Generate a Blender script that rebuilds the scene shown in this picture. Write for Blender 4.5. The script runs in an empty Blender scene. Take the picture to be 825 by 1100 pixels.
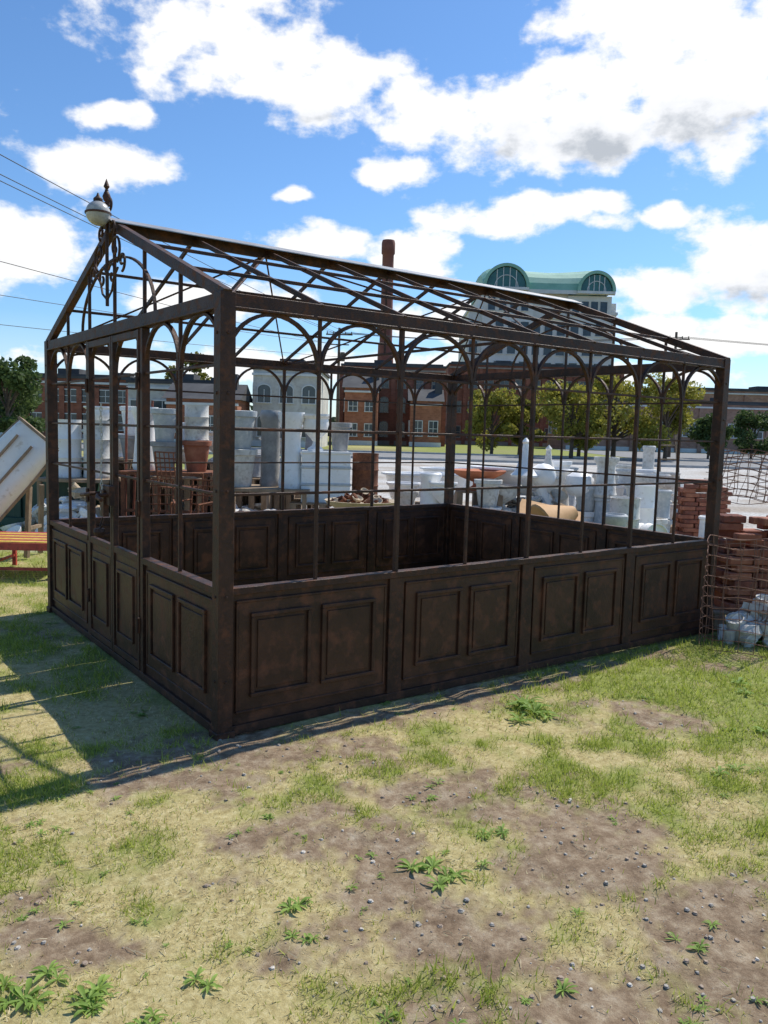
import bpy, math, random
import numpy as np
from mathutils import Vector, Matrix
random.seed(7); rng=np.random.default_rng(11)
scene=bpy.context.scene
scene.view_settings.view_transform='Standard'
scene.view_settings.look='None'
scene.view_settings.exposure=0
scene.view_settings.gamma=1

# ------------------------------------------------------------------ frames
CAM=Vector((-1.738,-3.7745,1.632))
YAW=0.9368
F2=Vector((math.cos(YAW),math.sin(YAW),0)); R2=Vector((math.sin(YAW),-math.cos(YAW),0))
SITE_ROT=YAW-math.pi/2
def S(lat,dep,z=0.0):
    p=Vector((CAM.x,CAM.y,0))+R2*lat+F2*dep
    return Vector((p.x,p.y,z))
def to_site(x,y):
    dx=x-CAM.x; dy=y-CAM.y
    return dx*R2.x+dy*R2.y, dx*F2.x+dy*F2.y
L=4.557; W=3.483; H=2.3; RH=2.958; HW=0.794

# ------------------------------------------------------------------ materials
def mat(name,c1,c2=None,rough=0.7,metal=0.0,scale=6.0,bump=0.0,bscale=40.0,detail=6,contrast=(0.35,0.65),c3=None,streak=False,spec=0.5,c3r=(0.5,0.72)):
    m=bpy.data.materials.new(name); m.use_nodes=True
    nt=m.node_tree; N=nt.nodes; K=nt.links
    b=N['Principled BSDF']
    b.inputs['Roughness'].default_value=rough; b.inputs['Metallic'].default_value=metal
    b.inputs['Specular IOR Level'].default_value=spec
    tc=N.new('ShaderNodeTexCoord')
    src=tc.outputs['Object']
    if streak:
        mp=N.new('ShaderNodeMapping'); mp.inputs['Scale'].default_value=(1,1,0.5)
        K.new(src,mp.inputs[0]); src=mp.outputs[0]
    if c2 is None: c2=tuple(min(1,v*1.25) for v in c1)
    n=N.new('ShaderNodeTexNoise'); n.inputs['Scale'].default_value=scale; n.inputs['Detail'].default_value=detail
    n.inputs['Roughness'].default_value=0.65
    K.new(src,n.inputs['Vector'])
    r=N.new('ShaderNodeValToRGB'); r.color_ramp.elements[0].position=contrast[0]; r.color_ramp.elements[1].position=contrast[1]
    r.color_ramp.elements[0].color=(*c1,1); r.color_ramp.elements[1].color=(*c2,1)
    K.new(n.outputs['Fac'],r.inputs[0]); out=r.outputs[0]
    if c3 is not None:
        n2=N.new('ShaderNodeTexNoise'); n2.inputs['Scale'].default_value=scale*3.1; n2.inputs['Detail'].default_value=9; n2.inputs['Roughness'].default_value=.62
        K.new(tc.outputs['Object'],n2.inputs['Vector'])
        r2=N.new('ShaderNodeValToRGB'); r2.color_ramp.elements[0].position=c3r[0]; r2.color_ramp.elements[1].position=c3r[1]
        r2.color_ramp.elements[0].color=(0,0,0,1); r2.color_ramp.elements[1].color=(1,1,1,1)
        K.new(n2.outputs['Fac'],r2.inputs[0])
        mx=N.new('ShaderNodeMix'); mx.data_type='RGBA'
        K.new(r2.outputs[0],mx.inputs[0]); K.new(out,mx.inputs[6]); mx.inputs[7].default_value=(*c3,1)
        out=mx.outputs[2]
        mr=N.new('ShaderNodeMapRange'); mr.inputs[3].default_value=rough; mr.inputs[4].default_value=min(1,rough+0.3)
        K.new(r2.outputs[0],mr.inputs[0]); K.new(mr.outputs[0],b.inputs['Roughness'])
    K.new(out,b.inputs['Base Color'])
    if bump>0:
        nb=N.new('ShaderNodeTexNoise'); nb.inputs['Scale'].default_value=bscale; nb.inputs['Detail'].default_value=5
        K.new(tc.outputs['Object'],nb.inputs['Vector'])
        bp=N.new('ShaderNodeBump'); bp.inputs['Strength'].default_value=bump; bp.inputs['Distance'].default_value=0.01
        K.new(nb.outputs['Fac'],bp.inputs['Height']); K.new(bp.outputs[0],b.inputs['Normal'])
    return m
M={}
M['iron']=mat('rusted_iron',(0.028,0.013,0.008),(0.068,0.029,0.017),rough=0.55,metal=0.1,scale=5,bump=0.3,bscale=70,c3=(0.15,0.058,0.028),c3r=(.5,.72),spec=.35)
M['iron2']=mat('rusted_iron_panel',(0.034,0.0155,0.0095),(0.082,0.034,0.019),rough=0.5,metal=0.1,scale=2.6,bump=0.25,bscale=45,c3=(0.17,0.066,0.032),c3r=(.5,.72),spec=.35)
M['cap']=mat('ridge_sky_glare',(0.3,0.29,0.28),(0.45,0.44,0.43),rough=0.4,metal=0.4,scale=4)  # glare of sky and sun on the ridge, painted as a paler grey
M['globe']=mat('dull_glass_globe',(0.3,0.29,0.27),(0.5,0.49,0.47),rough=0.25,scale=14)
M['rust']=mat('rust',(0.13,0.045,0.02),(0.25,0.09,0.04),rough=0.9,scale=9,bump=0.4,c3=(0.07,0.03,0.02))
M['rustred']=mat('rust_red',(0.17,0.055,0.035),(0.3,0.1,0.06),rough=0.9,scale=9,bump=0.4,c3=(0.14,0.09,0.065))
M['brickred']=mat('red_clay',(0.28,0.09,0.05),(0.4,0.16,0.09),rough=0.85,scale=7,bump=0.2)
M['wirem']=mat('rusty_wire',(0.16,0.075,0.05),(0.28,0.14,0.09),rough=0.8,scale=12)
M['conc']=mat('weathered_concrete',(0.56,0.54,0.49),(0.74,0.72,0.67),rough=0.9,scale=5,bump=0.3,c3=(0.38,0.35,0.3))
M['white']=mat('chipped_white_enamel',(0.8,0.79,0.76),(0.88,0.87,0.85),rough=0.45,scale=5,c3=(0.62,0.57,0.5),c3r=(.58,.75))
M['bluegrey']=mat('blue_grey_clay',(0.36,0.39,0.4),(0.52,0.54,0.54),rough=0.7,scale=6,bump=0.2,c3=(0.62,0.61,0.58))
M['grey']=mat('grey_clay',(0.22,0.22,0.215),(0.36,0.36,0.35),rough=0.8,scale=6,bump=0.2)
M['tan']=mat('tan_stone',(0.42,0.33,0.22),(0.56,0.45,0.32),rough=0.85,scale=6,bump=0.2)
M['terra']=mat('terracotta',(0.42,0.13,0.06),(0.55,0.2,0.1),rough=0.8,scale=6)
M['wood']=mat('weathered_wood',(0.2,0.14,0.09),(0.36,0.26,0.17),rough=0.9,scale=8,bump=0.3,streak=True)
M['ply']=mat('orange_plywood',(0.5,0.27,0.1),(0.62,0.36,0.16),rough=0.7,scale=5)
M['cream']=mat('white_painted_hull',(0.74,0.72,0.66),(0.84,0.82,0.77),rough=0.5,scale=3,c3=(0.55,0.49,0.39),c3r=(.58,.74))
M['green']=mat('dark_green_paint',(0.015,0.05,0.035),(0.03,0.08,0.05),rough=0.5,scale=3)
M['redp']=mat('red_paint',(0.35,0.04,0.03),(0.5,0.07,0.05),rough=0.5,scale=8,c3=(0.2,0.05,0.03))
M['yelp']=mat('yellow_paint',(0.6,0.42,0.04),(0.7,0.5,0.08),rough=0.5,scale=8,c3=(0.3,0.14,0.05))
M['glass']=mat('window_glass',(0.02,0.03,0.04),(0.06,0.08,0.1),rough=0.12,scale=0.4)
M['glassg']=mat('green_tinted_glass',(0.02,0.09,0.08),(0.05,0.16,0.14),rough=0.12,scale=0.3)
M['trim']=mat('white_trim',(0.55,0.55,0.53),(0.68,0.68,0.66),rough=0.7,scale=1.0)
M['trim2']=mat('buff_trim',(0.24,0.19,0.15),(0.34,0.28,0.23),rough=0.8,scale=1.0)
M['bwhite']=mat('white_painted_brick',(0.45,0.43,0.39),(0.62,0.6,0.55),rough=0.85,scale=0.7,c3=(0.38,0.35,0.31))
M['beige']=mat('precast_beige',(0.62,0.6,0.56),(0.74,0.72,0.68),rough=0.8,scale=0.4)
M['copper']=mat('green_copper_roof',(0.2,0.40,0.30),(0.27,0.48,0.37),rough=0.6,scale=0.5)
M['darkroof']=mat('dark_roof',(0.04,0.04,0.045),(0.08,0.08,0.08),rough=0.8,scale=0.6)
M['pole']=mat('pole_wood',(0.09,0.065,0.045),(0.16,0.12,0.09),rough=0.9,scale=3)
M['wireb']=mat('black_cable',(0.015,0.015,0.015),(0.03,0.03,0.03),rough=0.6)
M['bark']=mat('bark',(0.07,0.05,0.035),(0.14,0.1,0.07),rough=0.95,scale=6,bump=0.5)
M['asph']=mat('asphalt',(0.18,0.18,0.175),(0.27,0.265,0.255),rough=0.95,scale=1.2,bump=0.2)
M['kerb']=mat('kerb_concrete',(0.35,0.34,0.32),(0.48,0.47,0.45),rough=0.9,scale=2)
M['line']=mat('road_paint',(0.6,0.6,0.56),(0.78,0.78,0.74),rough=0.8,scale=5)
M['chain']=mat('pale_chain',(0.45,0.42,0.36),(0.6,0.57,0.5),rough=0.5,scale=20)
def brickmat(name,a,b,mortar,sc):
    m=mat(name,a,b,rough=0.9,scale=0.8)
    nt=m.node_tree;N=nt.nodes;K=nt.links
    bs=N['Principled BSDF']; src=bs.inputs['Base Color'].links[0].from_socket
    tc=N.new('ShaderNodeTexCoord'); mp=N.new('ShaderNodeMapping'); mp.inputs['Rotation'].default_value=(math.radians(90),0,0)
    K.new(tc.outputs['Object'],mp.inputs[0])
    br=N.new('ShaderNodeTexBrick'); br.inputs['Scale'].default_value=sc
    br.inputs['Color1'].default_value=(1,1,1,1); br.inputs['Color2'].default_value=(0.72,0.7,0.68,1); br.inputs['Mortar'].default_value=(*mortar,1)
    br.inputs['Mortar Size'].default_value=0.02
    K.new(mp.outputs[0],br.inputs['Vector'])
    mx=N.new('ShaderNodeMix'); mx.data_type='RGBA'; mx.blend_type='MULTIPLY'; mx.inputs[0].default_value=1
    K.new(src,mx.inputs[6]); K.new(br.outputs[0],mx.inputs[7]); K.new(mx.outputs[2],bs.inputs['Base Color'])
    return m
M['brick']=brickmat('red_brick',(0.2,0.075,0.045),(0.34,0.13,0.08),(1,0.95,0.9),1.2)
M['brick2']=brickmat('light_brick',(0.32,0.18,0.13),(0.44,0.27,0.2),(1,1,1),1.2)
M['brick3']=brickmat('orange_brick',(0.34,0.13,0.07),(0.45,0.19,0.11),(1,1,1),1.2)

# ------------------------------------------------------------------ mesh builder
class MB:
    def __init__(s): s.v=[];s.f=[];s.m=[]
    def add(s,vs,fs,mi=0):
        o=len(s.v); s.v+= [tuple(v) for v in vs]; s.f+=[tuple(i+o for i in f) for f in fs]; s.m+=[mi]*len(fs)
    def box(s,lo,hi,mi=0,mt=None):
        x0,y0,z0=lo;x1,y1,z1=hi
        vs=[Vector(p) for p in ((x0,y0,z0),(x1,y0,z0),(x1,y1,z0),(x0,y1,z0),(x0,y0,z1),(x1,y0,z1),(x1,y1,z1),(x0,y1,z1))]
        if mt is not None: vs=[mt@v for v in vs]
        s.add(vs,[(0,3,2,1),(4,5,6,7),(0,1,5,4),(1,2,6,5),(2,3,7,6),(3,0,4,7)],mi)
    def bar(s,p,q,w,t,up=(0,0,1),mi=0):
        p=Vector(p);q=Vector(q);d=(q-p).normalized();up=Vector(up)
        a=d.cross(up)
        if a.length<1e-4: a=d.cross(Vector((1,0,0)))
        a.normalize(); b=a.cross(d).normalized()
        vs=[]
        for c in (p,q):
            for i,j in ((-1,-1),(1,-1),(1,1),(-1,1)): vs.append(c+a*i*w/2+b*j*t/2)
        s.add(vs,[(3,2,1,0),(4,5,6,7),(0,1,5,4),(1,2,6,5),(2,3,7,6),(3,0,4,7)],mi)
    def sweep(s,pts,nrm,w,t,mi=0):
        pts=[Vector(p) for p in pts]; n=Vector(nrm).normalized(); k=len(pts); vs=[]
        for i,p in enumerate(pts):
            d=(pts[min(i+1,k-1)]-pts[max(i-1,0)]).normalized(); a=d.cross(n).normalized()
            for x,y in ((-1,-1),(1,-1),(1,1),(-1,1)): vs.append(p+n*x*w/2+a*y*t/2)
        fs=[(0,1,2,3),tuple(4*(k-1)+j for j in (3,2,1,0))]
        for i in range(k-1):
            for j in range(4):
                a=4*i+j;b=4*i+(j+1)%4; fs.append((a,b,b+4,a+4))
        s.add(vs,fs,mi)
    def tube(s,pts,r,seg=6,mi=0,closed=False):
        pts=[Vector(p) for p in pts];k=len(pts);vs=[];rr=r if isinstance(r,(list,tuple)) else [r]*k
        prev=None
        for i,p in enumerate(pts):
            if closed: d=(pts[(i+1)%k]-pts[i-1]).normalized()
            else: d=(pts[min(i+1,k-1)]-pts[max(i-1,0)]).normalized()
            if prev is None:
                a=d.cross(Vector((0,0,1)))
                if a.length<0.1: a=d.cross(Vector((1,0,0)))
            else: a=prev-d*prev.dot(d)
            a.normalize(); prev=a; b=d.cross(a)
            for j in range(seg):
                t=2*math.pi*j/seg; vs.append(p+(a*math.cos(t)+b*math.sin(t))*rr[i])
        fs=[]
        for i in range(k if closed else k-1):
            n=(i+1)%k
            for j in range(seg): fs.append((i*seg+j,i*seg+(j+1)%seg,n*seg+(j+1)%seg,n*seg+j))
        if not closed: fs+= [tuple(range(seg))[::-1],tuple((k-1)*seg+j for j in range(seg))]
        s.add(vs,fs,mi)
    def lathe(s,prof,seg=24,mt=None,mi=0):
        vs=[];k=len(prof)
        for r,z in prof:
            for j in range(seg):
                t=2*math.pi*j/seg; v=Vector((r*math.cos(t),r*math.sin(t),z)); vs.append(mt@v if mt is not None else v)
        fs=[]
        for i in range(k-1):
            for j in range(seg): fs.append((i*seg+j,i*seg+(j+1)%seg,(i+1)*seg+(j+1)%seg,(i+1)*seg+j))
        if prof[0][0]>1e-4: fs.append(tuple(range(seg))[::-1])
        if prof[-1][0]>1e-4: fs.append(tuple((k-1)*seg+j for j in range(seg)))
        s.add(vs,fs,mi)
    def rock(s,c,r,mi=0,sq=(1,1,0.7)):
        vs=[];n=5
        rot=random.random()*6.28
        rings=[(-0.75,0.6),(0.0,1.0),(0.7,0.65)]
        for z,q in rings:
            for j in range(n):
                t=rot+2*math.pi*j/n+z*0.6; k=q*(0.75+0.5*random.random())
                vs.append((c[0]+r*sq[0]*k*math.cos(t),c[1]+r*sq[1]*k*math.sin(t),c[2]+r*sq[2]*(z+random.uniform(-.15,.15))))
        fs=[tuple(range(n))[::-1],tuple(range(2*n,3*n))]
        for i in range(2):
            for j in range(n): fs.append((i*n+j,i*n+(j+1)%n,(i+1)*n+(j+1)%n,(i+1)*n+j))
        s.add(vs,fs,mi)
    def make(s,name,mats,parent=None,loc=(0,0,0),rot=0.0,smooth=False,bevel=0.0,sub=None):
        me=bpy.data.meshes.new(name); me.from_pydata(s.v,[],s.f); 
        for m in mats: me.materials.append(m)
        me.polygons.foreach_set('material_index',s.m)
        if smooth:
            me.polygons.foreach_set('use_smooth',[True]*len(s.f))
            me.set_sharp_from_angle(angle=math.radians(40))
        me.update()
        o=bpy.data.objects.new(name,me); scene.collection.objects.link(o)
        o.location=loc; o.rotation_euler=(0,0,rot)
        if parent is not None: o.parent=parent
        if bevel>0:
            b=o.modifiers.new('bevel','BEVEL'); b.width=bevel; b.segments=1; b.limit_method='ANGLE'
        return o
def empty(name,loc=(0,0,0),rot=0.0):
    e=bpy.data.objects.new(name,None); scene.collection.objects.link(e); e.location=loc; e.rotation_euler=(0,0,rot); e.empty_display_size=0.3
    return e

# ------------------------------------------------------------------ numpy noise
TAB=rng.random((256,256))
def vn(x,y,s=0):
    x=x+s*17.3;y=y+s*9.1
    xi=np.floor(x).astype(int);yi=np.floor(y).astype(int);fx=x-xi;fy=y-yi
    fx=fx*fx*(3-2*fx);fy=fy*fy*(3-2*fy)
    g=lambda a,b:TAB[a&255,b&255]
    return (g(xi,yi)*(1-fx)+g(xi+1,yi)*fx)*(1-fy)+(g(xi,yi+1)*(1-fx)+g(xi+1,yi+1)*fx)*fy
def fbm(x,y,s=0,o=4):
    t=0;a=.5;n=0
    for i in range(o): t=t+a*vn(x*2**i,y*2**i,s+i*3);n+=a;a*=.5
    return t/n
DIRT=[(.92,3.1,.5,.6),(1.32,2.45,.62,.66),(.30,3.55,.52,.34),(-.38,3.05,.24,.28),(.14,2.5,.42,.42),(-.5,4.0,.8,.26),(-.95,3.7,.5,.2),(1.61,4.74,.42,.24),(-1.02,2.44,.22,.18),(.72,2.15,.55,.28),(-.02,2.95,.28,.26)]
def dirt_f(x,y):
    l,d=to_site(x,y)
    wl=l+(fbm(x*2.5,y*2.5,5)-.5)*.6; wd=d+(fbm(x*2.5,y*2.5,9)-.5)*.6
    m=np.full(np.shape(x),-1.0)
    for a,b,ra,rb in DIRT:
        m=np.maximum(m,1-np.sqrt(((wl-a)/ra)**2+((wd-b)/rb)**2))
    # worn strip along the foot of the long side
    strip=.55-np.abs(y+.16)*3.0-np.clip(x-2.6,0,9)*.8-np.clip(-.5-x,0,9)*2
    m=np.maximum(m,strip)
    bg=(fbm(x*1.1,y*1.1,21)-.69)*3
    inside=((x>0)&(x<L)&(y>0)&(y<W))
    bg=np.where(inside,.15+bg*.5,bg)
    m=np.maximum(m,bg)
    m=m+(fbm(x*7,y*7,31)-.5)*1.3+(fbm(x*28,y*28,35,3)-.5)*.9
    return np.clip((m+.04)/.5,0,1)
def gravel_f(x,y):
    l,d=to_site(x,y)
    w=(fbm(x*.8,y*.8,41)-.5)*2.0
    a=np.clip((d-10.0+w)/.8,0,1)*np.clip((l+5.2+w)/.8,0,1)
    b=np.clip((62-d)/4,0,1)
    return a*b
def green_f(x,y):
    g=fbm(x*1.3,y*1.3,51)*.45+fbm(x*6,y*6,57)*.55
    l,d=to_site(x,y)
    g=g+.15*np.clip((l-.5)/1.2,0,1)*np.clip((d-3.2)/.8,0,1)+.08*np.clip((2.5-d)/.5,0,1)-.03*np.clip((4.5-d)/1,0,1)
    g=g+.10*np.clip((d-6.5)/3,0,1)
    return np.clip((g-.44)/.2,0,1)
def gh(x,y):
    fade=np.exp(-((x-1)**2+(y-0)**2)/220.0)
    return ((fbm(x*1.1,y*1.1,61)-.5)*.05+(fbm(x*8,y*8,63)-.5)*.02*(.5+dirt_f(x,y)))*fade-0.012

# ------------------------------------------------------------------ ground
fine=np.concatenate([np.arange(-6.5,-3.0,.06),np.arange(-3.0,2.6,.03),np.arange(2.6,9.5,.06)])
far=[];t=.08;p=fine[-1]
while p<2500: p+=t;t*=1.22;far.append(p)
farn=[];t=.08;p=-6.5
while p>-2500: p-=t;t*=1.22;farn.append(p)
xs=np.concatenate([farn[::-1],fine,far]); ys=xs.copy()
X,Y=np.meshgrid(xs,ys,indexing='ij')
Z=gh(X,Y)
nx=len(xs)
V=np.stack([X,Y,Z],-1).reshape(-1,3)
idx=np.arange(nx*nx).reshape(nx,nx)
Q=np.stack([idx[:-1,:-1],idx[1:,:-1],idx[1:,1:],idx[:-1,1:]],-1).reshape(-1,4)
def npmesh(name,V,Q,mats,smooth=False):
    me=bpy.data.meshes.new(name); k=Q.shape[1]
    me.vertices.add(len(V)); me.vertices.foreach_set('co',V.astype(np.float32).ravel())
    me.loops.add(Q.size); me.loops.foreach_set('vertex_index',Q.astype(np.int32).ravel())
    me.polygons.add(len(Q)); me.polygons.foreach_set('loop_start',np.arange(0,Q.size,k,dtype=np.int32))
    me.polygons.foreach_set('loop_total',np.full(len(Q),k,dtype=np.int32))
    for m in mats: me.materials.append(m)
    me.update(calc_edges=True)
    if smooth: me.polygons.foreach_set('use_smooth',np.ones(len(Q),dtype=bool))
    o=bpy.data.objects.new(name,me); scene.collection.objects.link(o); return o
gmat=bpy.data.materials.new('ground_mix'); gmat.use_nodes=True
def build_ground_mat():
    nt=gmat.node_tree;N=nt.nodes;K=nt.links;b=N['Principled BSDF']; b.inputs['Roughness'].default_value=.95; b.inputs['Specular IOR Level'].default_value=.2
    tc=N.new('ShaderNodeTexCoord'); src=tc.outputs['Object']
    def noise(sc,det=6,ro=.6):
        n=N.new('ShaderNodeTexNoise');n.inputs['Scale'].default_value=sc;n.inputs['Detail'].default_value=det;n.inputs['Roughness'].default_value=ro;K.new(src,n.inputs['Vector']);return n.outputs['Fac']
    def ramp(f,els):
        r=N.new('ShaderNodeValToRGB')
        while len(r.color_ramp.elements)<len(els): r.color_ramp.elements.new(.5)
        for e,(p,c) in zip(r.color_ramp.elements,els): e.position=p;e.color=(*c,1)
        K.new(f,r.inputs[0]);return r.outputs[0]
    def mix(f,a,c,bt='MIX'):
        m=N.new('ShaderNodeMix');m.data_type='RGBA';m.blend_type=bt
        if isinstance(f,float): m.inputs[0].default_value=f
        else: K.new(f,m.inputs[0])
        K.new(a,m.inputs[6]);K.new(c,m.inputs[7]);return m.outputs[2]
    def attr(n):
        a=N.new('ShaderNodeAttribute');a.attribute_name=n;return a.outputs['Fac']
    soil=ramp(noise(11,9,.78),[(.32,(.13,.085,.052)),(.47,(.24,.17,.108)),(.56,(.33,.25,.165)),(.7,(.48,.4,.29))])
    dry=ramp(noise(30,6,.75),[(.3,(.28,.215,.09)),(.5,(.46,.38,.175)),(.68,(.6,.52,.29))])
    grn=ramp(noise(22,6,.75),[(.3,(.14,.155,.035)),(.5,(.235,.265,.065)),(.7,(.33,.35,.11))])
    grass=mix(attr('green'),dry,grn)
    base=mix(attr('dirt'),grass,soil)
    vo=N.new('ShaderNodeTexVoronoi');vo.inputs['Scale'].default_value=22;K.new(src,vo.inputs['Vector'])
    grav=ramp(vo.outputs['Color'],[(.1,(.34,.325,.3)),(.5,(.48,.465,.43)),(.9,(.62,.6,.57))])
    grav=mix(ramp(noise(.5,4),[(.45,(0,0,0)),(.65,(.6,.6,.6))]),grav,soil)
    base=mix(attr('gravel'),base,grav)
    K.new(base,b.inputs['Base Color'])
    bp=N.new('ShaderNodeBump');bp.inputs['Strength'].default_value=.9;bp.inputs['Distance'].default_value=.01
    K.new(noise(38,7,.78),bp.inputs['Height']);K.new(bp.outputs[0],b.inputs['Normal'])
build_ground_mat()
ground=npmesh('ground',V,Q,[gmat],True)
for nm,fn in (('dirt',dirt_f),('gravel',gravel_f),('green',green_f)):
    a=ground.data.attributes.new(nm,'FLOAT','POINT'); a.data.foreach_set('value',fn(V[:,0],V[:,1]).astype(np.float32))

# ------------------------------------------------------------------ grass blades
def leafmat(name,attrname='col',trans=.35,rough=.6):
    m=bpy.data.materials.new(name);m.use_nodes=True;nt=m.node_tree;N=nt.nodes;K=nt.links
    b=N['Principled BSDF'];b.inputs['Roughness'].default_value=rough;b.inputs['Specular IOR Level'].default_value=.25
    a=N.new('ShaderNodeAttribute');a.attribute_name=attrname
    K.new(a.outputs['Color'],b.inputs['Base Color'])
    tr=N.new('ShaderNodeBsdfTranslucent');K.new(a.outputs['Color'],tr.inputs['Color'])
    mx=N.new('ShaderNodeMixShader');mx.inputs[0].default_value=trans
    K.new(b.outputs[0],mx.inputs[1]);K.new(tr.outputs[0],mx.inputs[2]);K.new(mx.outputs[0],N['Material Output'].inputs['Surface'])
    return m
M['blade']=leafmat('grass_blade',trans=.45)
def scatter(n,x0,x1,y0,y1,dmin,dmax):
    x=rng.uniform(x0,x1,n);y=rng.uniform(y0,y1,n);l,d=to_site(x,y)
    k=(d>dmin)&(d<dmax)&(np.abs(l)<d*.62+1.0); return x[k],y[k]
def blades():
    parts=[]
    for n,dm,dM,hs,bx in ((1050000,1.5,4.2,1.0,(-5,4,-5,3)),(800000,4.2,8,1.3,(-6,9,-5,7)),(300000,8,16,1.8,(-7,15,-5,17))):
        x,y=scatter(n,*bx,dm,dM)
        dd=dirt_f(x,y);g=gravel_f(x,y);gr=green_f(x,y);den=fbm(x*6,y*6,71)*.6+fbm(x*16,y*16,75)*.4
        keep=rng.random(len(x))<np.clip((1-dd*.97)*(1-g)*(.4+.9*gr)*(.15+1.6*np.clip((den-.37)*4,0,1)),0,1)
        ins=(x>0.0)&(x<L)&(y>0)&(y<W)
        keep&=~(ins&(rng.random(len(x))>.35))
        keep&=~((np.abs(x)<.04)&(y>-.04)&(y<W+.04)); keep&=~((np.abs(y)<.04)&(x>-.04)&(x<L+.04))
        x=x[keep];y=y[keep];gr=gr[keep]
        parts.append((x,y,gr,np.full(len(x),hs)))
    x=np.concatenate([p[0] for p in parts]);y=np.concatenate([p[1] for p in parts]);gr=np.concatenate([p[2] for p in parts]);hs=np.concatenate([p[3] for p in parts])
    n=len(x);z=gh(x,y)
    isg=rng.random(n)<(.17+.68*gr)
    h=rng.uniform(.012,.046,n)*hs*(.7+.6*gr);h=np.where(isg,h,h*.75)
    w=rng.uniform(.0012,.0027,n)*hs*1.15
    ang=rng.uniform(0,2*np.pi,n);lean=np.where(isg,rng.uniform(.2,1.15,n),rng.uniform(.8,1.5,n));la=rng.uniform(0,2*np.pi,n)
    cx=np.cos(ang)*w;cy=np.sin(ang)*w
    tx=x+np.cos(la)*np.sin(lean)*h;ty=y+np.sin(la)*np.sin(lean)*h;tz=z+np.cos(lean)*h+.003
    V=np.empty((n,3,3));V[:,0]=np.stack([x-cx,y-cy,z-.002],-1);V[:,1]=np.stack([x+cx,y+cy,z-.002],-1);V[:,2]=np.stack([tx,ty,tz],-1)
    T=np.arange(n*3).reshape(n,3)
    o=npmesh('grass',V.reshape(-1,3),T,[M['blade']])
    g1=np.array([.25,.32,.04]);g2=np.array([.50,.55,.11]);d1=np.array([.55,.45,.22]);d2=np.array([.82,.72,.44])
    r=rng.random((n,1))
    col=np.where(isg[:,None],g1*(1-r)+g2*r,d1*(1-r)+d2*r)
    C=np.ones((n,3,4));C[:,:,:3]=col[:,None,:]
    a=o.data.color_attributes.new('col','FLOAT_COLOR','POINT');a.data.foreach_set('color',C.astype(np.float32).ravel())
    return n
nbl=blades()

def weeds():
    vs=[];fs=[];cols=[]
    spots=[(-.88,2.1,.07),(-.47,2.24,.05),(-.23,2.63,.06),(.83,4.68,.14),(.254,2.86,.07),(.04,2.1,.05),(.52,2.2,.05),(-.75,2.15,.06),(-.6,2.05,.05),(.9,4.55,.10),(.3,2.05,.05),(-1.0,2.2,.06),(.45,3.15,.06),(1.8,3.8,.07),(2.2,4.4,.08),(2.4,5.2,.1),(-1.25,5.3,.08),(3.2,6.0,.18),(3.45,6.3,.2),(3.4,5.6,.16)]
    for i in range(150):
        d=random.uniform(1.9,6.5);l=random.uniform(-.6,.6)*d
        spots.append((l,d,random.uniform(.015,.04)))
    for i in range(60):
        p=(random.uniform(0.1,L-.1),random.uniform(.1,W-.1)); l,d=to_site(*p); spots.append((l,d,random.uniform(.05,.14)))
    for l,d,r in spots:
        c=S(l,d);
        z0=float(gh(np.array([c.x]),np.array([c.y]))[0])
        if float(gravel_f(np.array([c.x]),np.array([c.y]))[0])>.5: continue
        for k in range(random.randint(2,5) if r>.055 else random.randint(1,3)):
            cc=c+Vector((random.uniform(-r,r)*1.2,random.uniform(-r,r)*1.2,0))
            nl=random.randint(7,14)
            for j in range(nl):
                a=2*math.pi*j/nl+random.uniform(-.4,.4);ln=r*random.uniform(.4,1.0);wd=ln*random.uniform(.09,.16);up=random.uniform(.2,1.2)
                dr=Vector((math.cos(a),math.sin(a),0));sd=Vector((-dr.y,dr.x,0));o=len(vs)
                prof=[(0,.15),(.3,.7),(.6,1.0),(.85,.6),(1.0,.05)]
                tw=random.uniform(-.3,.3)
                for t,wf in prof:
                    p=Vector((cc.x,cc.y,z0))+dr*ln*t+sd*tw*ln*t*t+Vector((0,0,ln*up*(t-.75*t*t)+.002))
                    vs.append(p-sd*wd*wf+Vector((0,0,wd*wf*.5)));vs.append(p);vs.append(p+sd*wd*wf+Vector((0,0,wd*wf*.5)))
                for q in range(len(prof)-1):
                    b=o+q*3;fs.append((b,b+1,b+4,b+3));fs.append((b+1,b+2,b+5,b+4))
                t=random.random();cl=(.2+.16*t,.32+.18*t,.06+.06*t,1);cols+= [cl]*(len(prof)*3)
    me=bpy.data.meshes.new('weeds');me.from_pydata([tuple(v) for v in vs],[],fs);me.materials.append(M['blade'])
    a=me.color_attributes.new('col','FLOAT_COLOR','POINT');a.data.foreach_set('color',np.array(cols,dtype=np.float32).ravel())
    me.polygons.foreach_set('use_smooth',[True]*len(fs))
    scene.collection.objects.link(bpy.data.objects.new('weeds',me))
weeds()
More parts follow.
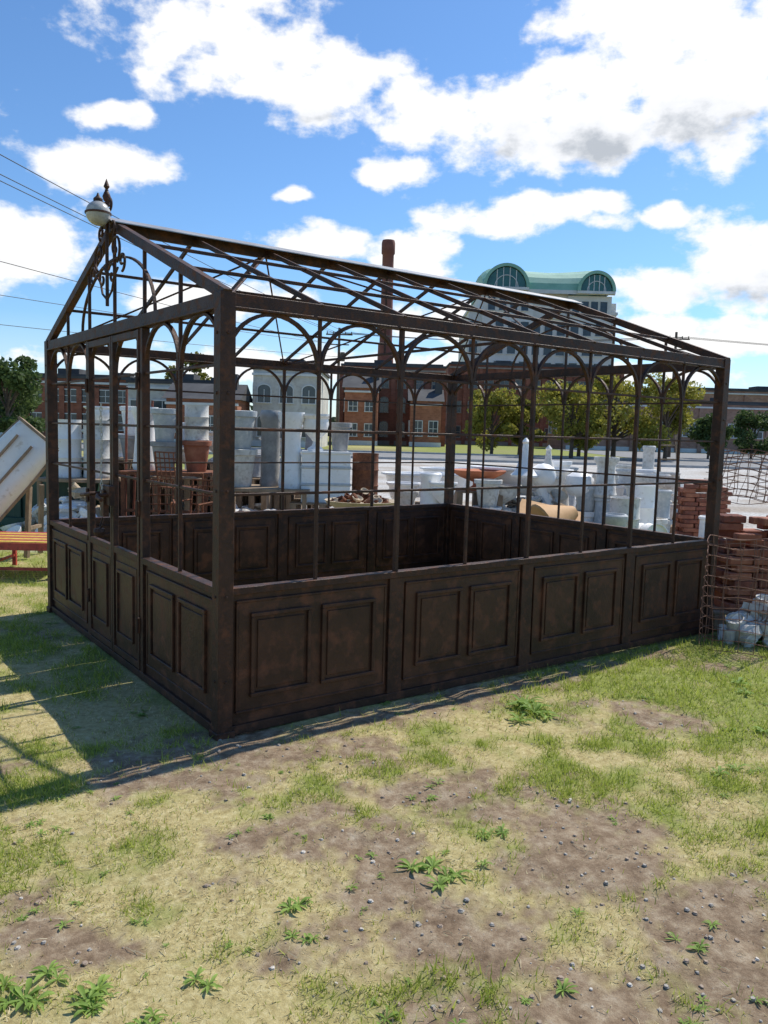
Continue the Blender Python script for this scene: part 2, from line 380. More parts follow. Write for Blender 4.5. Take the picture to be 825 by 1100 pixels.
def pebbles():
    mb=MB();n=0
    while n<3000:
        d=random.uniform(1.8,5.5);l=random.uniform(-.6,.62)*d;c=S(l,d);x=np.array([c.x]);y=np.array([c.y])
        dd=float(dirt_f(x,y)[0])
        if random.random()>dd*.95+.01: n+=.3; continue
        r=.0018+.010*random.random()**5
        mb.rock((c.x,c.y,float(gh(x,y)[0])+r*.2),r,random.choice([0,0,0,1,1,1,1,2]));n+=1
    for i in range(500):
        d=random.uniform(1.8,5.0);l=random.uniform(-.6,.62)*d;c=S(l,d);z=float(gh(np.array([c.x]),np.array([c.y]))[0])+.004
        a=random.uniform(0,6.28);ln=random.uniform(.015,.06)
        mb.tube([(c.x,c.y,z),(c.x+ln*.5*math.cos(a),c.y+ln*.5*math.sin(a),z+.006),(c.x+ln*math.cos(a+.2),c.y+ln*math.sin(a+.2),z)],.0012,3,3)
    mb.make('pebbles',[mat('pebble_grey',(.28,.25,.21),(.38,.345,.295),scale=30),mat('pebble_brown',(.25,.185,.13),(.36,.27,.195),scale=30),mat('pebble_pale',(.46,.41,.34),(.6,.55,.47),scale=30),mat('straw',(.4,.32,.18),(.55,.46,.3),scale=30)])
pebbles()

# ------------------------------------------------------------------ greenhouse
GH=empty('greenhouse')
def wall_bay(mb,P,D,ln,nrm,nrect,margin=.085):
    P=Vector(P);D=Vector(D);n=Vector(nrm)
    mt=Matrix((( D.x,n.x,0,P.x),(D.y,n.y,0,P.y),(0,0,1,0),(0,0,0,1)))
    mb.box((0,-.005,.045),(ln,.005,.76),1,mt)
    for sgn in (1,-1):
        def bx(lo,hi,y0,y1,mi=1):
            a,b=sorted((y0*sgn,y1*sgn)); mb.box((lo[0],a,lo[1]),(hi[0],b,hi[1]),mi,mt)
        bx((margin,.12),(ln-margin,.71),.004,.016)
        for lo,hi in (((margin-.012,.108),(ln-margin+.012,.122)),((margin-.012,.708),(ln-margin+.012,.722))): bx(lo,hi,.004,.022)
        for lo,hi in (((margin-.013,.122),(margin+.001,.708)),((ln-margin-.001,.122),(ln-margin+.013,.708))): bx(lo,hi,.004,.021)
        iw=ln-2*margin; gap=.07; rw=(iw-gap*(nrect+1))/nrect
        for k in range(nrect):
            x0=margin+gap+k*(rw+gap);x1=x0+rw;z0,z1=.19,.65;t=.022
            bx((x0,z0),(x1,z0+t),.015,.034);bx((x0,z1-t),(x1,z1),.015,.034)
            bx((x0+.001,z0+t),(x0+t,z1-t),.015,.033);bx((x1-t,z0+t),(x1-.001,z1-t),.015,.033)
            bx((x0+t+.02,z0+t+.02),(x1-t-.02,z1-t-.02),.015,.024)
def arch_pts(P,D,x0,x1,zs,n=18):
    P=Vector(P);D=Vector(D);c=(x0+x1)/2;r=(x1-x0)/2
    return [P+D*(c-r*math.cos(math.pi*i/n))+Vector((0,0,zs+r*math.sin(math.pi*i/n))) for i in range(n+1)]
ZS=1.945; ZB=(1.28,1.62,ZS)
def side(P,D,ln,nrm,nb,door=None):
    P=Vector(P);D=Vector(D);n=Vector(nrm);bl=ln/nb
    wp=MB();fr=MB();ar=MB()
    for i in range(nb):
        if door==i:
            continue
        wall_bay(wp,P+D*(i*bl),D,bl,nrm,2)
    fr.bar(P+Vector((0,0,.024)),P+D*ln+Vector((0,0,.024)),.055,.048)
    if door is None:
        fr.bar(P+Vector((0,0,HW-.019)),P+D*ln+Vector((0,0,HW-.019)),.062,.038)
    else:
        fr.bar(P+Vector((0,0,HW-.019)),P+D*(door*bl)+Vector((0,0,HW-.019)),.062,.038)
        fr.bar(P+D*((door+1)*bl)+Vector((0,0,HW-.019)),P+D*ln+Vector((0,0,HW-.019)),.062,.038)
    fr.bar(P+Vector((0,0,H-.035)),P+D*ln+Vector((0,0,H-.035)),.058,.07)
    fr.bar(P+Vector((0,0,H-.0725)),P+D*ln+Vector((0,0,H-.0725)),.075,.012)
    for i in range(1,nb):
        q=P+D*(i*bl)
        isd=door is not None and i in (door,door+1)
        if isd: fr.bar(q+Vector((0,0,.0)),q+Vector((0,0,H-.08)),.045,.05,up=n)
        else:
            fr.bar(q+Vector((0,0,.048)),q+Vector((0,0,HW-.038)),.105,.05,up=n)
            fr.bar(q+Vector((0,0,HW)),q+Vector((0,0,H-.08)),.024,.03,up=n)
    na=nb*2;aw=ln/na
    for i in range(na):
        if i%2==1 and not(door is not None and i//2==door):
            q=P+D*(i*aw); fr.bar(q+Vector((0,0,HW)),q+Vector((0,0,H-.08)),.018,.02,up=n)
        ar.sweep(arch_pts(P,D,i*aw+.008,(i+1)*aw-.008,ZS),n,.026,.018)
    for z in ZB: 
        fr.bar(P+Vector((0,0,z)),P+D*ln+Vector((0,0,z)),.014,.015)
    return wp,fr,ar
X0,Y0=0.03,0.03
P=[((X0,Y0,0),(1,0,0),L-.06,(0,-1,0),4,None,'near'),((X0,W-.03,0),(1,0,0),L-.06,(0,1,0),4,None,'far'),((X0,Y0,0),(0,1,0),W-.06,(-1,0,0),3,1,'door_end'),((L-.03,Y0,0),(0,1,0),W-.06,(1,0,0),3,None,'rear_end')]
for p,d,ln,n,nb,door,nm in P:
    wp,fr,ar=side(p,d,ln,n,nb,door)
    wp.make('wall_panels_'+nm,[M['iron'],M['iron2']],GH,bevel=.003)
    fr.make('side_frame_'+nm,[M['iron']],GH,bevel=.002)
    ar.make('arches_'+nm,[M['iron']],GH)
cp=MB()
for x,y in ((X0+.005,Y0+.005),(L-.035,Y0+.005),(X0+.005,W-.035),(L-.035,W-.035)):
    cp.box((x-.042,y-.042,-.02),(x+.042,y+.042,H+.004))
    cp.box((x-.052,y-.052,-.021),(x+.052,y+.052,.03))
    sx=-1 if x<1 else 1; sy=-1 if y<1 else 1
    for z in (.3,.75,1.3,1.8,2.1):
        mt=Matrix.Translation((x+sx*.042,y,z))@Matrix.Rotation(math.pi/2,4,'Y'); cp.lathe([(.009,-.006),(.009,.006)],8,mt)
        mt=Matrix.Translation((x,y+sy*.042,z))@Matrix.Rotation(math.pi/2,4,'X'); cp.lathe([(.009,-.006),(.009,.006)],8,mt)
cp.make('corner_posts',[M['iron']],GH,bevel=.004)
dr=MB();bl=(W-.06)/3;y0=Y0+bl+.03;y1=Y0+2*bl-.03;ym=(y0+y1)/2
for a,b in ((y0+.004,ym-.004),(ym+.004,y1-.004)):
    w=.032;x=X0-.012
    dr.bar((x,a+w/2,.055),(x,a+w/2,H-.085),.036,w,up=(0,1,0));dr.bar((x,b-w/2,.055),(x,b-w/2,H-.085),.036,w,up=(0,1,0))
    for z in (.08,HW-.02,H-.11): dr.bar((x,a+w,z),(x,b-w,z),.034,.045)
    dr.box((x-.004,a+w,.1),(x+.004,b-w,HW-.04),1)
    for sg in (1,-1):
        xa=sorted((x+sg*.003,x+sg*.012)); dr.box((xa[0],a+w+.03,.15),(xa[1],b-w-.03,.70),1)
        for lo,hi in (((a+w+.07,.2),(b-w-.07,.22)),((a+w+.07,.63),(b-w-.07,.65))):
            xb=sorted((x+sg*.011,x+sg*.027)); dr.box((xb[0],lo[0],lo[1]),(xb[1],hi[0],hi[1]),1)
        for yy in (a+w+.07,b-w-.09):
            xb=sorted((x+sg*.011,x+sg*.026)); dr.box((xb[0],yy,.22),(xb[1],yy+.02,.63),1)
    for z in (.35,1.1,1.9):
        yy=a+.0 if a<ym-.3 else b
        dr.tube([(x-.026,yy,z-.05),(x-.026,yy,z+.05)],.012,8)
dr.box((-.05,ym-.11,1.08),(-.0125,ym+.11,1.21));dr.box((-.068,ym-.04,1.0),(-.03,ym+.04,1.18))
dr.tube([(-.04,ym+.08,1.15),(-.12,ym+.08,1.15),(-.135,ym+.13,1.14),(-.135,ym+.23,1.13)],.014,8)
dr.tube([(-.04,ym-.08,1.15),(-.12,ym-.08,1.15),(-.135,ym-.13,1.14),(-.135,ym-.22,1.13)],.014,8)
dr.tube([(-.055,ym-.02,.99),(-.07,ym-.022,.94),(-.075,ym,.92),(-.07,ym+.022,.94),(-.055,ym+.02,.99)],.006,6)
dr.lathe([(.0,-.03),(.034,-.022),(.04,0),(.034,.022),(0,.03)],12,Matrix.Translation((-.085,ym,.895)))
dr.make('double_door',[M['iron'],M['iron2']],GH,bevel=.002)
ch=MB()
for i in range(26):
    z=1.75-i*.028; cx=-.06;cy=ym+.02+.01*math.sin(i*.5)
    pts=[(cx+(.008*math.cos(t) if i%2 else 0),cy+(0 if i%2 else .008*math.cos(t)),z+.018*math.sin(t)) for t in [2*math.pi*k/8 for k in range(8)]]
    ch.tube(pts,.003,4,closed=True)
ch.make('door_chain',[M['chain']],GH)
# roof
rf=MB();yr=W/2
def slope(x,y0,z0,y1,z1,w,t,off=0): 
    rf.bar((x,y0,z0+off),(x,y1,z1+off),w,t,up=(0,-(z1-z0),(y1-y0)) if y1>y0 else (0,(z1-z0),-(y1-y0)))
for i in range(9):
    x=.03+i*(L-.06)/8; end=i in (0,8)
    w,t=(.05,.06) if end else (.018,.03)
    slope(x,0.0,H-.015,yr,RH-.02,w,t); slope(x,W,H-.015,yr,RH-.02,w,t)
for k in (.33,.66):
    for s in (0,1):
        y=k*yr if s==0 else W-k*yr; z=H+(RH-H)*k-.012
        rf.bar((0.03,y,z),(L-.03,y,z),.02,.02)
for s in (0,1):
    for i in range(0,8,2):
        a=.03+i*(L-.06)/8; b=.03+(i+2)*(L-.06)/8
        ya,yb=(0.02,yr) if s==0 else (W-.02,yr)
        za,zb=H-.04,RH-.05
        (rf.bar((a,ya,za),(b,yb,zb),.012,.012) if (i//2)%2==0 else rf.bar((b,ya,za),(a,yb,zb),.012,.012))
rf.bar((0.0,yr,RH-.035),(L,yr,RH-.035),.04,.07)
for i in (4,):
    x=.03+i*(L-.06)/8; rf.bar((x,.03,H-.03),(x,W-.03,H-.03),.02,.02); rf.bar((x,yr,H-.02),(x,yr,RH-.06),.015,.015)
rf.make('roof_frame',[M['iron']],GH,bevel=.002)
rc=MB();sl=(RH-H)/yr
for sg in (-1,1):
    yy=yr+sg*.13; a=Vector((-.03,yr,RH+.022));b=Vector((L+.03,yr,RH+.022));c=Vector((L+.03,yy,RH+.022-.13*sl));d=Vector((-.03,yy,RH+.022-.13*sl))
    up=Vector((0,0,.006)); rc.add([a,b,c,d,a+up,b+up,c+up,d+up],[(0,1,2,3),(7,6,5,4),(0,4,5,1),(1,5,6,2),(2,6,7,3),(3,7,4,0)])
rc.make('ridge_cap',[M['cap']],GH)
gb=MB()
for x in (0.03,L-.03):
    for k in (1,2,3,4,5):
        y=Y0+k*(W-.06)/6; z=H+(RH-H)*(1-abs(y-yr)/yr)-.04
        gb.bar((x,y,H-.001),(x,y,z),.017,.02,up=(1,0,0))
    pts=[(x,yr-.75*math.cos(t),H+.42*math.sin(t)) for t in [math.pi*i/24 for i in range(25)]]
    gb.sweep(pts,(1,0,0),.018,.014)
gb.make('gable_bars',[M['iron']],GH)
sc=MB()
def spiral(cy,cz,r0,r1,a0,a1,x=-.02,n=30,rad=.009):
    pts=[]
    for i in range(n+1):
        t=i/n;a=a0+(a1-a0)*t;r=r0+(r1-r0)*t; pts.append((x,cy+r*math.cos(a),cz+r*math.sin(a)))
    sc.tube(pts,rad,6)
for sg in (1,-1):
    def m(a): return a if sg==1 else math.pi-a
    for cy,cz,r,a0,a1 in ((.17,-.2,.1,-1.2,6.5),(.1,-.36,.08,2.6,-4.2),(.3,-.3,.065,-1.5,5.2),(.12,-.06,.05,-1.0,5.5),(.06,.1,.045,-1.5,4.6)):
        spiral(yr+sg*cy,RH+cz,r,.012,m(a0),m(a1))
    sc.tube([(-.02,yr+sg*.02,RH-.5),(-.02,yr+sg*.10,RH-.46),(-.02,yr+sg*.14,RH-.38),(-.02,yr+sg*.22,RH-.33)],.008,6)
sc.tube([(-.02,yr,RH-.55),(-.02,yr,RH+.2)],.012,8)
sc.lathe([(.0,0),(.02,.01),(.028,.035),(.018,.06),(.006,.08),(.02,.1),(.001,.15)],10,Matrix.Translation((-.02,yr,RH+.12)))
sc.make('scrollwork_finial',[M['iron']],GH,smooth=True)
gl=MB();R=.078;pr=[(.001,-R)]+[(R*math.sin(t),-R*math.cos(t)) for t in [math.pi*i/12 for i in range(1,12)]]+[(.001,R)]
gc=Matrix.Translation((-.10,yr-.08,RH+.02))
gl.lathe(pr,20,gc)
gl.lathe([(.012,R-.004),(.03,R-.002),(.03,R+.012),(.012,R+.03),(.004,R+.05)],12,gc,1)
gl.lathe([(R+.001,-.006),(R+.005,-.006),(R+.005,.006),(R+.001,.006)],20,gc,1)
gl.make('globe_lamp',[M['globe'],M['iron']],GH,smooth=True)

# ------------------------------------------------------------------ salvage yard objects
def lathe_obj(name,prof,m,lat,dep,z=0.0,tilt=None,seg=24,scale=1.0,sz=None):
    mb=MB();mt=Matrix.Diagonal((scale,scale,sz or scale,1))
    if tilt: mt=Matrix.Rotation(tilt[0],4,'X')@Matrix.Rotation(tilt[1],4,'Y')@mt
    mb.lathe(prof,seg,mt); return mb.make(name,[m],loc=S(lat,dep,z),rot=SITE_ROT,smooth=True)
POT=[(.17,0),(.19,.03),(.17,.07),(.165,.5),(.19,.53),(.19,.58),(.165,.6),(.14,.6),(.14,.3)]
POT2=[(.2,0),(.22,.05),(.2,.1),(.17,.35),(.16,.55),(.2,.62),(.23,.66),(.23,.72),(.19,.72),(.16,.5)]
TP=[(.14,0),(.15,.015),(.2,.4),(.23,.41),(.235,.48),(.2,.485),(.18,.3),(.12,.1)]
URN=[(.16,0),(.16,.04),(.07,.09),(.05,.15),(.1,.2),(.22,.3),(.26,.42),(.25,.5),(.31,.55),(.31,.58),(.27,.58),(.2,.4)]
DRUM=[(.28,0),(.29,.02),(.28,.05),(.28,.28),(.295,.3),(.28,.32),(.28,.56),(.295,.58),(.28,.6),(.28,.84),(.29,.87),(.27,.87),(.265,.8)]
BASIN=[(.2,0),(.22,.05),(.12,.12),(.12,.2),(.4,.3),(.62,.42),(.66,.48),(.62,.48),(.38,.36)]
def pallet(name,lat,dep,w,d,h,m=None,rot=0):
    mb=MB()
    for i in range(3):
        x=-w/2+i*(w-.09)/2; mb.box((x,-d/2,0),(x+.09,d/2,h-.025))
    for j in range(int(d/.14)):
        y=-d/2+j*.14; mb.box((-w/2-.01,y,h-.024),(w/2+.01,y+.1,h))
    return mb.make(name,[m or M['wood']],loc=S(lat,dep,0),rot=SITE_ROT+rot,bevel=.004)
def table(name,lat,dep,w,d,h,m):
    mb=MB()
    mb.box((-w/2,-d/2,h-.05),(w/2,d/2,h))
    for sx in (-1,1):
        for sy in (-1,1): mb.box((sx*(w/2-.06)-.03,sy*(d/2-.06)-.03,0),(sx*(w/2-.06)+.03,sy*(d/2-.06)+.03,h-.05))
    mb.bar((-w/2+.06,-d/2+.06,h*.4),(w/2-.06,-d/2+.06,h*.4),.03,.04)
    return mb.make(name,[m],loc=S(lat,dep,0),rot=SITE_ROT,bevel=.004)
table('salvage_table',-4.6,12.2,1.1,.9,.8,M['wood'])
lathe_obj('metal_drum',DRUM,M['white'],-4.85,12.2,.8,scale=.8,sz=1.0)
lathe_obj('metal_drum',DRUM,M['conc'],-4.38,12.25,.8,scale=.75,sz=1.0)
table('salvage_table',-3.2,12,1.3,.9,.95,M['rust'])
lathe_obj('chimney_pot',POT2,M['white'],-3.62,12.1,.95,scale=.85,sz=1.3)
lathe_obj('planter_pot',TP,M['grey'],-3.24,11.8,.95,scale=.9,sz=.9)
lathe_obj('planter_pot',TP,M['bluegrey'],-3.24,11.8,1.38,scale=.85,sz=1.0)
lathe_obj('planter_pot',TP,M['brickred'],-2.82,12,.95,scale=.95,sz=.95)
lathe_obj('metal_drum',DRUM,M['conc'],-2.82,12,1.41,scale=.62,sz=.6)
table('salvage_table',-1.75,12,1.3,.9,.75,M['wood'])
lathe_obj('planter_pot',TP,M['conc'],-2.14,11.9,.75,scale=1.05,sz=1.15)
lathe_obj('planter_pot',TP,M['bluegrey'],-2.14,11.9,1.31,scale=1.0,sz=1.15)
lathe_obj('chimney_pot',POT,M['grey'],-1.74,12.15,.75,scale=.85,sz=1.9)
lathe_obj('chimney_pot',POT2,M['white'],-1.4,11.9,.75,scale=.85,sz=1.55)
lathe_obj('garden_urn',URN,M['white'],-1.05,12.0,1.3,scale=.75,sz=.95)
lathe_obj('planter_pot',TP,M['grey'],-.7,12.3,1.3,scale=.75,sz=.9)
lathe_obj('metal_drum',DRUM,M['rust'],-.3,12.1,.55,scale=.7,sz=.85)
lathe_obj('stone_basin',BASIN,M['tan'],-.3,10.6,.35,scale=.75)
lathe_obj('garden_urn',URN,M['white'],.3,12.8,.3,scale=.9)
random.seed(21)
for l0,l1,d0,d1,n in ((-5.0,-1.2,12.9,14.2,13),(.2,1.9,11.6,12.6,6),(2.7,5.0,11.4,14.5,14),(3.0,6.5,15,18,10)):
    for i in range(n):
        l=l0+(l1-l0)*(i+.5)/n+random.uniform(-.08,.08); d=random.uniform(d0,d1); z=random.choice([0,.15,.3]) if l>0 else random.choice([.8,1.05])
        if z>.1: pallet('timber_pallet',l,d,.5,.6,z)
        k=random.choice([1,2,2]) if l>0 else random.choice([1,2])
        for q in range(k):
            nm,pf,hh=random.choice([('planter_pot',TP,.485),('garden_urn',URN,.58),('chimney_pot',POT2,.72),('chimney_pot',POT,.6),('planter_pot',TP,.485)])
            s=random.uniform(.65,1.0);sz=random.uniform(.6,1.0)
            lathe_obj(nm,pf,M[random.choice(['white','white','conc','bluegrey','conc','grey' if l<0 else 'conc'])],l,d,z,scale=s,sz=sz); z+=hh*sz
random.seed(5)
def heap(name,lat,dep,r,h,n,mats,size=(.05,.14),z=0,sq=.7):
    mb=MB()
    for i in range(n):
        a=random.random()*6.28;q=random.random()**.6;x=r*q*math.cos(a);y=r*.7*q*math.sin(a);zz=h*(1-q)*random.uniform(.3,1)
        if random.random()<.25: mb.rock((x,y,zz),random.uniform(*size),random.randrange(len(mats)),(1,1,random.uniform(.4,1)))
        else:
            s=random.uniform(*size); mt=Matrix.Translation((x,y,zz))@Matrix.Rotation(random.uniform(-.8,.8),4,'X')@Matrix.Rotation(random.uniform(-.8,.8),4,'Y')@Matrix.Rotation(random.uniform(0,3),4,'Z')
            if random.random()<.2: mb.box((-s*1.3,-s*.8,-s*.25),(s*1.3,s*.8,s*.25),random.randrange(len(mats)),mt)
            elif random.random()<.4: mb.lathe([(s*.5,-s*.6),(s*.2,-s*.4),(s*.3,0),(s*.8,s*.3),(s*1.0,s*.7),(s*.9,s*.72),(s*.5,s*.4)],14,mt,random.randrange(len(mats)))
            else: mb.lathe([(s*.6,-s),(s*.65,-s*.9),(s*.6,-s*.8),(s*.7,s),(s*.5,s),(s*.45,0)],14,mt,random.randrange(len(mats)))
    return mb.make(name,mats,loc=S(lat,dep,z),rot=SITE_ROT)
heap('rusty_scrap',-.3,10.6,.38,.16,60,[M['rust'],M['tan']],(.03,.08),.68)
def tank():
    mb=MB();w,d,h=.72,.6,.75
    mb.box((-w/2,-d/2,0),(w/2,-d/2+.03,h));mb.box((-w/2,d/2-.03,0),(w/2,d/2,h))
    mb.box((-w/2+.001,-d/2+.03,0),(-w/2+.03,d/2-.03,h-.001));mb.box((w/2-.03,-d/2+.03,0),(w/2-.001,d/2-.03,h-.001));mb.box((-w/2+.03,-d/2+.03,h-.06),(w/2-.03,d/2-.03,h-.03))
    for z in (.25,.5): mb.box((-w/2-.015,-d/2-.015,z),(w/2+.015,-d/2-.001,z+.04),1)
    mb.box((-w/2-.02,-d/2-.02,h-.03),(w/2+.02,-d/2-.002,h+.01),0)
    mb.make('storage_tank',[M['white'],M['bluegrey']],loc=S(-.9,12.1,.55),rot=SITE_ROT+.1,bevel=.02)
tank(); pallet('timber_pallet',-.9,12.1,.95,.9,.55); pallet('timber_pallet',-.28,12.1,.45,.6,.55)
def bathtub(lat,dep,z,rot,s=1.0):
    mb=MB();n=28;rings=[]
    def ring(a,b,zz): return [(a*math.copysign(abs(math.cos(t))**.8,math.cos(t)),b*math.copysign(abs(math.sin(t))**.8,math.sin(t)),zz) for t in [2*math.pi*i/n for i in range(n)]]
    for a,b,zz in ((.55,.22,.12),(.68,.3,.25),(.76,.36,.5),(.84,.42,.52),(.84,.42,.55),(.76,.36,.55),(.66,.28,.3),(.5,.2,.17)): rings.append([tuple(s*c for c in p) for p in ring(a,b,zz)])
    vs=[p for r in rings for p in r];fs=[]
    for i in range(len(rings)-1):
        for j in range(n): fs.append((i*n+j,i*n+(j+1)%n,(i+1)*n+(j+1)%n,(i+1)*n+j))
    fs.append(tuple(range(n))[::-1]);fs.append(tuple((len(rings)-1)*n+j for j in range(n)))
    mb.add(vs,fs)
    for x in (-.5,.5):
        for y in (-.2,.2): mb.tube([(s*x,s*y,s*.16),(s*x*1.1,s*y*1.2,s*.08),(s*x*1.05,s*y*1.1,0)],.03*s,6)
    mb.make('clawfoot_bathtub',[M['white']],loc=S(lat,dep,z),rot=rot,smooth=True)
bathtub(.75,14.5,.35,SITE_ROT+.3,1.0);bathtub(2.2,13,.55,SITE_ROT-.4)
bathtub(4.0,18.5,.2,SITE_ROT+.2);bathtub(1.6,18,.3,SITE_ROT+.1)
pallet('timber_pallet',.75,14.5,1.3,.9,.35);pallet('timber_pallet',2.2,13,1.3,.9,.55)
lathe_obj('terracotta_bowl',BASIN,M['terra'],1.45,12.5,.75,scale=.66)
pallet('timber_pallet',1.45,12.5,.7,.7,.75)
heap('salvage_rubble_pile',2.5,12.6,1.2,.8,90,[M['white'],M['white'],M['conc'],M['bluegrey']],(.08,.18))
heap('salvage_rubble_pile',1.0,13.4,.9,.5,60,[M['white'],M['conc'],M['grey']],(.08,.18))
heap('salvage_rubble_pile',-4.6,11.6,.8,.8,60,[M['white'],M['conc'],M['tan']],(.08,.16))
heap('salvage_rubble_pile',-2.6,13.0,1.2,.7,60,[M['white'],M['conc'],M['rust']],(.08,.18))
CONE=[(.2,0),(.21,.03),(.14,.1),(.06,.35),(.04,.5),(.06,.53),(.001,.6)]
lathe_obj('stone_finial',CONE,M['white'],2.1,12.1,1.0);lathe_obj('stone_finial',CONE,M['conc'],2.55,12.6,.95,scale=.9)
GLB=[(.001,0),(.12,.02),(.2,.1),(.22,.2),(.19,.32),(.1,.38),(.001,.4)]
lathe_obj('white_dome',GLB,M['white'],2.4,12.2,.85,scale=.9);lathe_obj('white_dome',GLB,M['white'],3.0,12.4,.7,scale=1.0)
lathe_obj('metal_drum',DRUM,M['conc'],3.25,10.8,0,scale=.7,sz=.95)
lathe_obj('metal_drum',DRUM,M['white'],3.75,11.6,0,scale=.65,sz=1.1)
lathe_obj('chimney_pot',POT,M['bluegrey'],2.95,10.2,0,scale=.85,sz=1.1)
lathe_obj('metal_drum',DRUM,M['white'],3.5,11.2,.25,tilt=(1.45,.3),scale=.65)
mb=MB();mb.box((-.42,-.012,0),(.42,.012,.5),0,Matrix.Rotation(-1.05,4,'X')@Matrix.Rotation(.35,4,'Y'));mb.make('plywood_board',[M['ply']],loc=S(2.1,10.4,.45),rot=SITE_ROT)
mb=MB();mb.lathe([(.3,0),(.32,.02),(.18,.3),(.08,.5),(.05,.5)],20,Matrix.Rotation(1.15,4,'Y'));mb.make('metal_funnel',[M['ply']],loc=S(2.05,10.3,.45),rot=SITE_ROT+.3,smooth=True)
table('salvage_table',2.2,10.5,1.0,.6,.45,M['wood'])
def bricks(name,lat,dep,nx,ny,nz,z=0.0,miss=.08,jit=.012,mats=None,rot=0.0):
    mb=MB();mats=mats or [M['rustred'],M['brickred']]
    for k in range(nz):
        for i in range(nx):
            for j in range(ny):
                if k>nz*.6 and random.random()<miss*4: continue
                bx,by=(.21,.1)
                x=(i-(nx-1)/2)*.22+random.uniform(-jit,jit)+(.05 if k%2 else 0);y=(j-(ny-1)/2)*.11+random.uniform(-jit,jit);zz=k*.068
                mt=Matrix.Translation((x,y,zz))@Matrix.Rotation(random.uniform(-.08,.08),4,'Z'); mb.box((-bx/2,-by/2,0),(bx/2,by/2,.062),random.randrange(len(mats)),mt)
    return mb.make(name,mats,loc=S(lat,dep,z),rot=SITE_ROT+rot,bevel=.006)
bricks('brick_stack',4.8,12.5,2,3,15);bricks('brick_stack',5.3,13,2,3,13)
def chair(lat,dep,rot,m,z=0):
    mb=MB();w=.42
    for x in (-w/2,w/2):
        mb.tube([(x,-.2,0),(x,-.2,.44)],.014,6);mb.tube([(x,.2,0),(x,.2,.45),(x,.26,.92)],.014,6)
        mb.tube([(x,-.2,.64),(x,.22,.66)],.012,6);mb.tube([(x,-.2,.44),(x,-.2,.64)],.012,6)
    for i in range(6): mb.box((-w/2,-.2+i*.07,.44),(w/2,-.16+i*.07,.455))
    for z0 in (.6,.72,.84,.92): mb.tube([(-w/2,.2+(z0-.45)*.128,z0),(w/2,.2+(z0-.45)*.128,z0)],.01,6)
    for i in range(4): 
        x=-w/2+.085*(i+1);mb.tube([(x,.21,.5),(x,.26,.92)],.008,5)
    mb.make('metal_garden_chair',[m],loc=S(lat,dep,z),rot=SITE_ROT+rot)
chair(-2.9,10.2,.3,M['rust']);chair(-2.45,10.3,-.4,M['rust'],.0);chair(-2.75,10.8,2.6,M['rust'],.35)
mb=MB()
for i in range(3): mb.box((-.3+.02*i,-.3,i*.115),(.3,.28-.02*i,i*.115+.11))
mb.make('timber_stack',[M['wood']],loc=S(-2.75,10.8,0),rot=SITE_ROT,bevel=.01)
mb=MB()
for i,(x,h) in enumerate(((-.0,2.2),(.12,2.1),(.3,2.0))):
    mb.tube([(x,0,0),(x+.05*i,0.1,h)],.02,8)
mb.make('leaning_pipes',[M['rustred']],loc=S(-4.05,12.5,0),rot=SITE_ROT)
mb=MB();
for x in (-.2,.2): mb.bar((x,0,0),(x*.8,.5,1.7),.03,.05)
for i in range(6):
    t=(i+.6)/6.3; mb.bar((-.2+.04*t,.5*t,1.7*t),(.2-.04*t,.5*t,1.7*t),.025,.03)
mb.make('step_ladder',[M['wood']],loc=S(5.4,15,0),rot=SITE_ROT)

# ------------------------------------------------------------------ left side things
def hull():
    # section of a white wooden punt hull stood at a slant on a trestle
    e=empty('wooden_boat_hull',S(-4.42,9.4,0),SITE_ROT)
    mb=MB()
    mt=Matrix.Translation((-.08,0,.98))@Matrix.Rotation(-.25,4,'X')@Matrix.Rotation(-.92,4,'Y')
    nx,nz=14,12;vs=[]
    for off in (0,.018):
        for i in range(nx+1):
            t=i/nx;x=-.85+1.5*t;hw=.33*(1-.12*max(0,(t-.6)/.4)**2);bulge=.13*(1-.4*max(0,(t-.55)/.45)**2)
            for j in range(nz+1):
                s=-1+2*j/nz; z=hw*math.copysign(abs(s)**.75,s); y=-bulge*(1-abs(s)**6)+off
                vs.append(mt@Vector((x,y,z)))
    m=nz+1;o=(nx+1)*m;fs=[]
    for i in range(nx):
        for j in range(nz):
            a=i*m+j; fs.append((a,a+m,a+m+1,a+1)); fs.append((o+a,o+a+1,o+a+m+1,o+a+m))
    for i in range(nx): fs.append((i*m,o+i*m,o+i*m+m,i*m+m)); a=i*m+nz; fs.append((a,a+m,o+a+m,o+a))
    for j in range(nz): fs.append((j,j+1,o+j+1,o+j)); a=nx*m+j; fs.append((a,o+a,o+a+1,a+1))
    mb.add(vs,fs,0)
    for s in (-1,1):
        pts=[]
        for i in range(nx+1):
            t=i/nx;x=-.85+1.5*t;hw=.33*(1-.12*max(0,(t-.6)/.4)**2); pts.append(mt@Vector((x,.015,s*hw)))
        mb.tube(pts,.026,6,1)
    mb.box((.64,-.09,-.285),(.67,.04,.285),1,mt)
    for z in (-.12,.1): mb.box((-.8,-.15,z),(.5,-.128,z+.025),1,mt)
    mb.make('hull_shell',[M['cream'],M['wood']],e,smooth=True)
    st=MB()
    for x in (-.45,.15):
        for y in (.12,.5): st.bar((x,y,0),(x+.05,y*.9,.75+x*.7),.05,.05)
        st.bar((x+.02,.1,.35),(x+.02,.5,.35),.04,.04)
    st.make('trestle',[M['wood']],e)
hull()
mb=MB();w,h,d=3.4,1.0,1.6
mb.box((-w/2,-d/2,.12),(w/2,d/2,h),0)
for i in range(13):
    x=-w/2+.06+i*(w-.2)/12; mb.box((x,-d/2-.05,.14),(x+.09,-d/2+.001,h-.06),0)
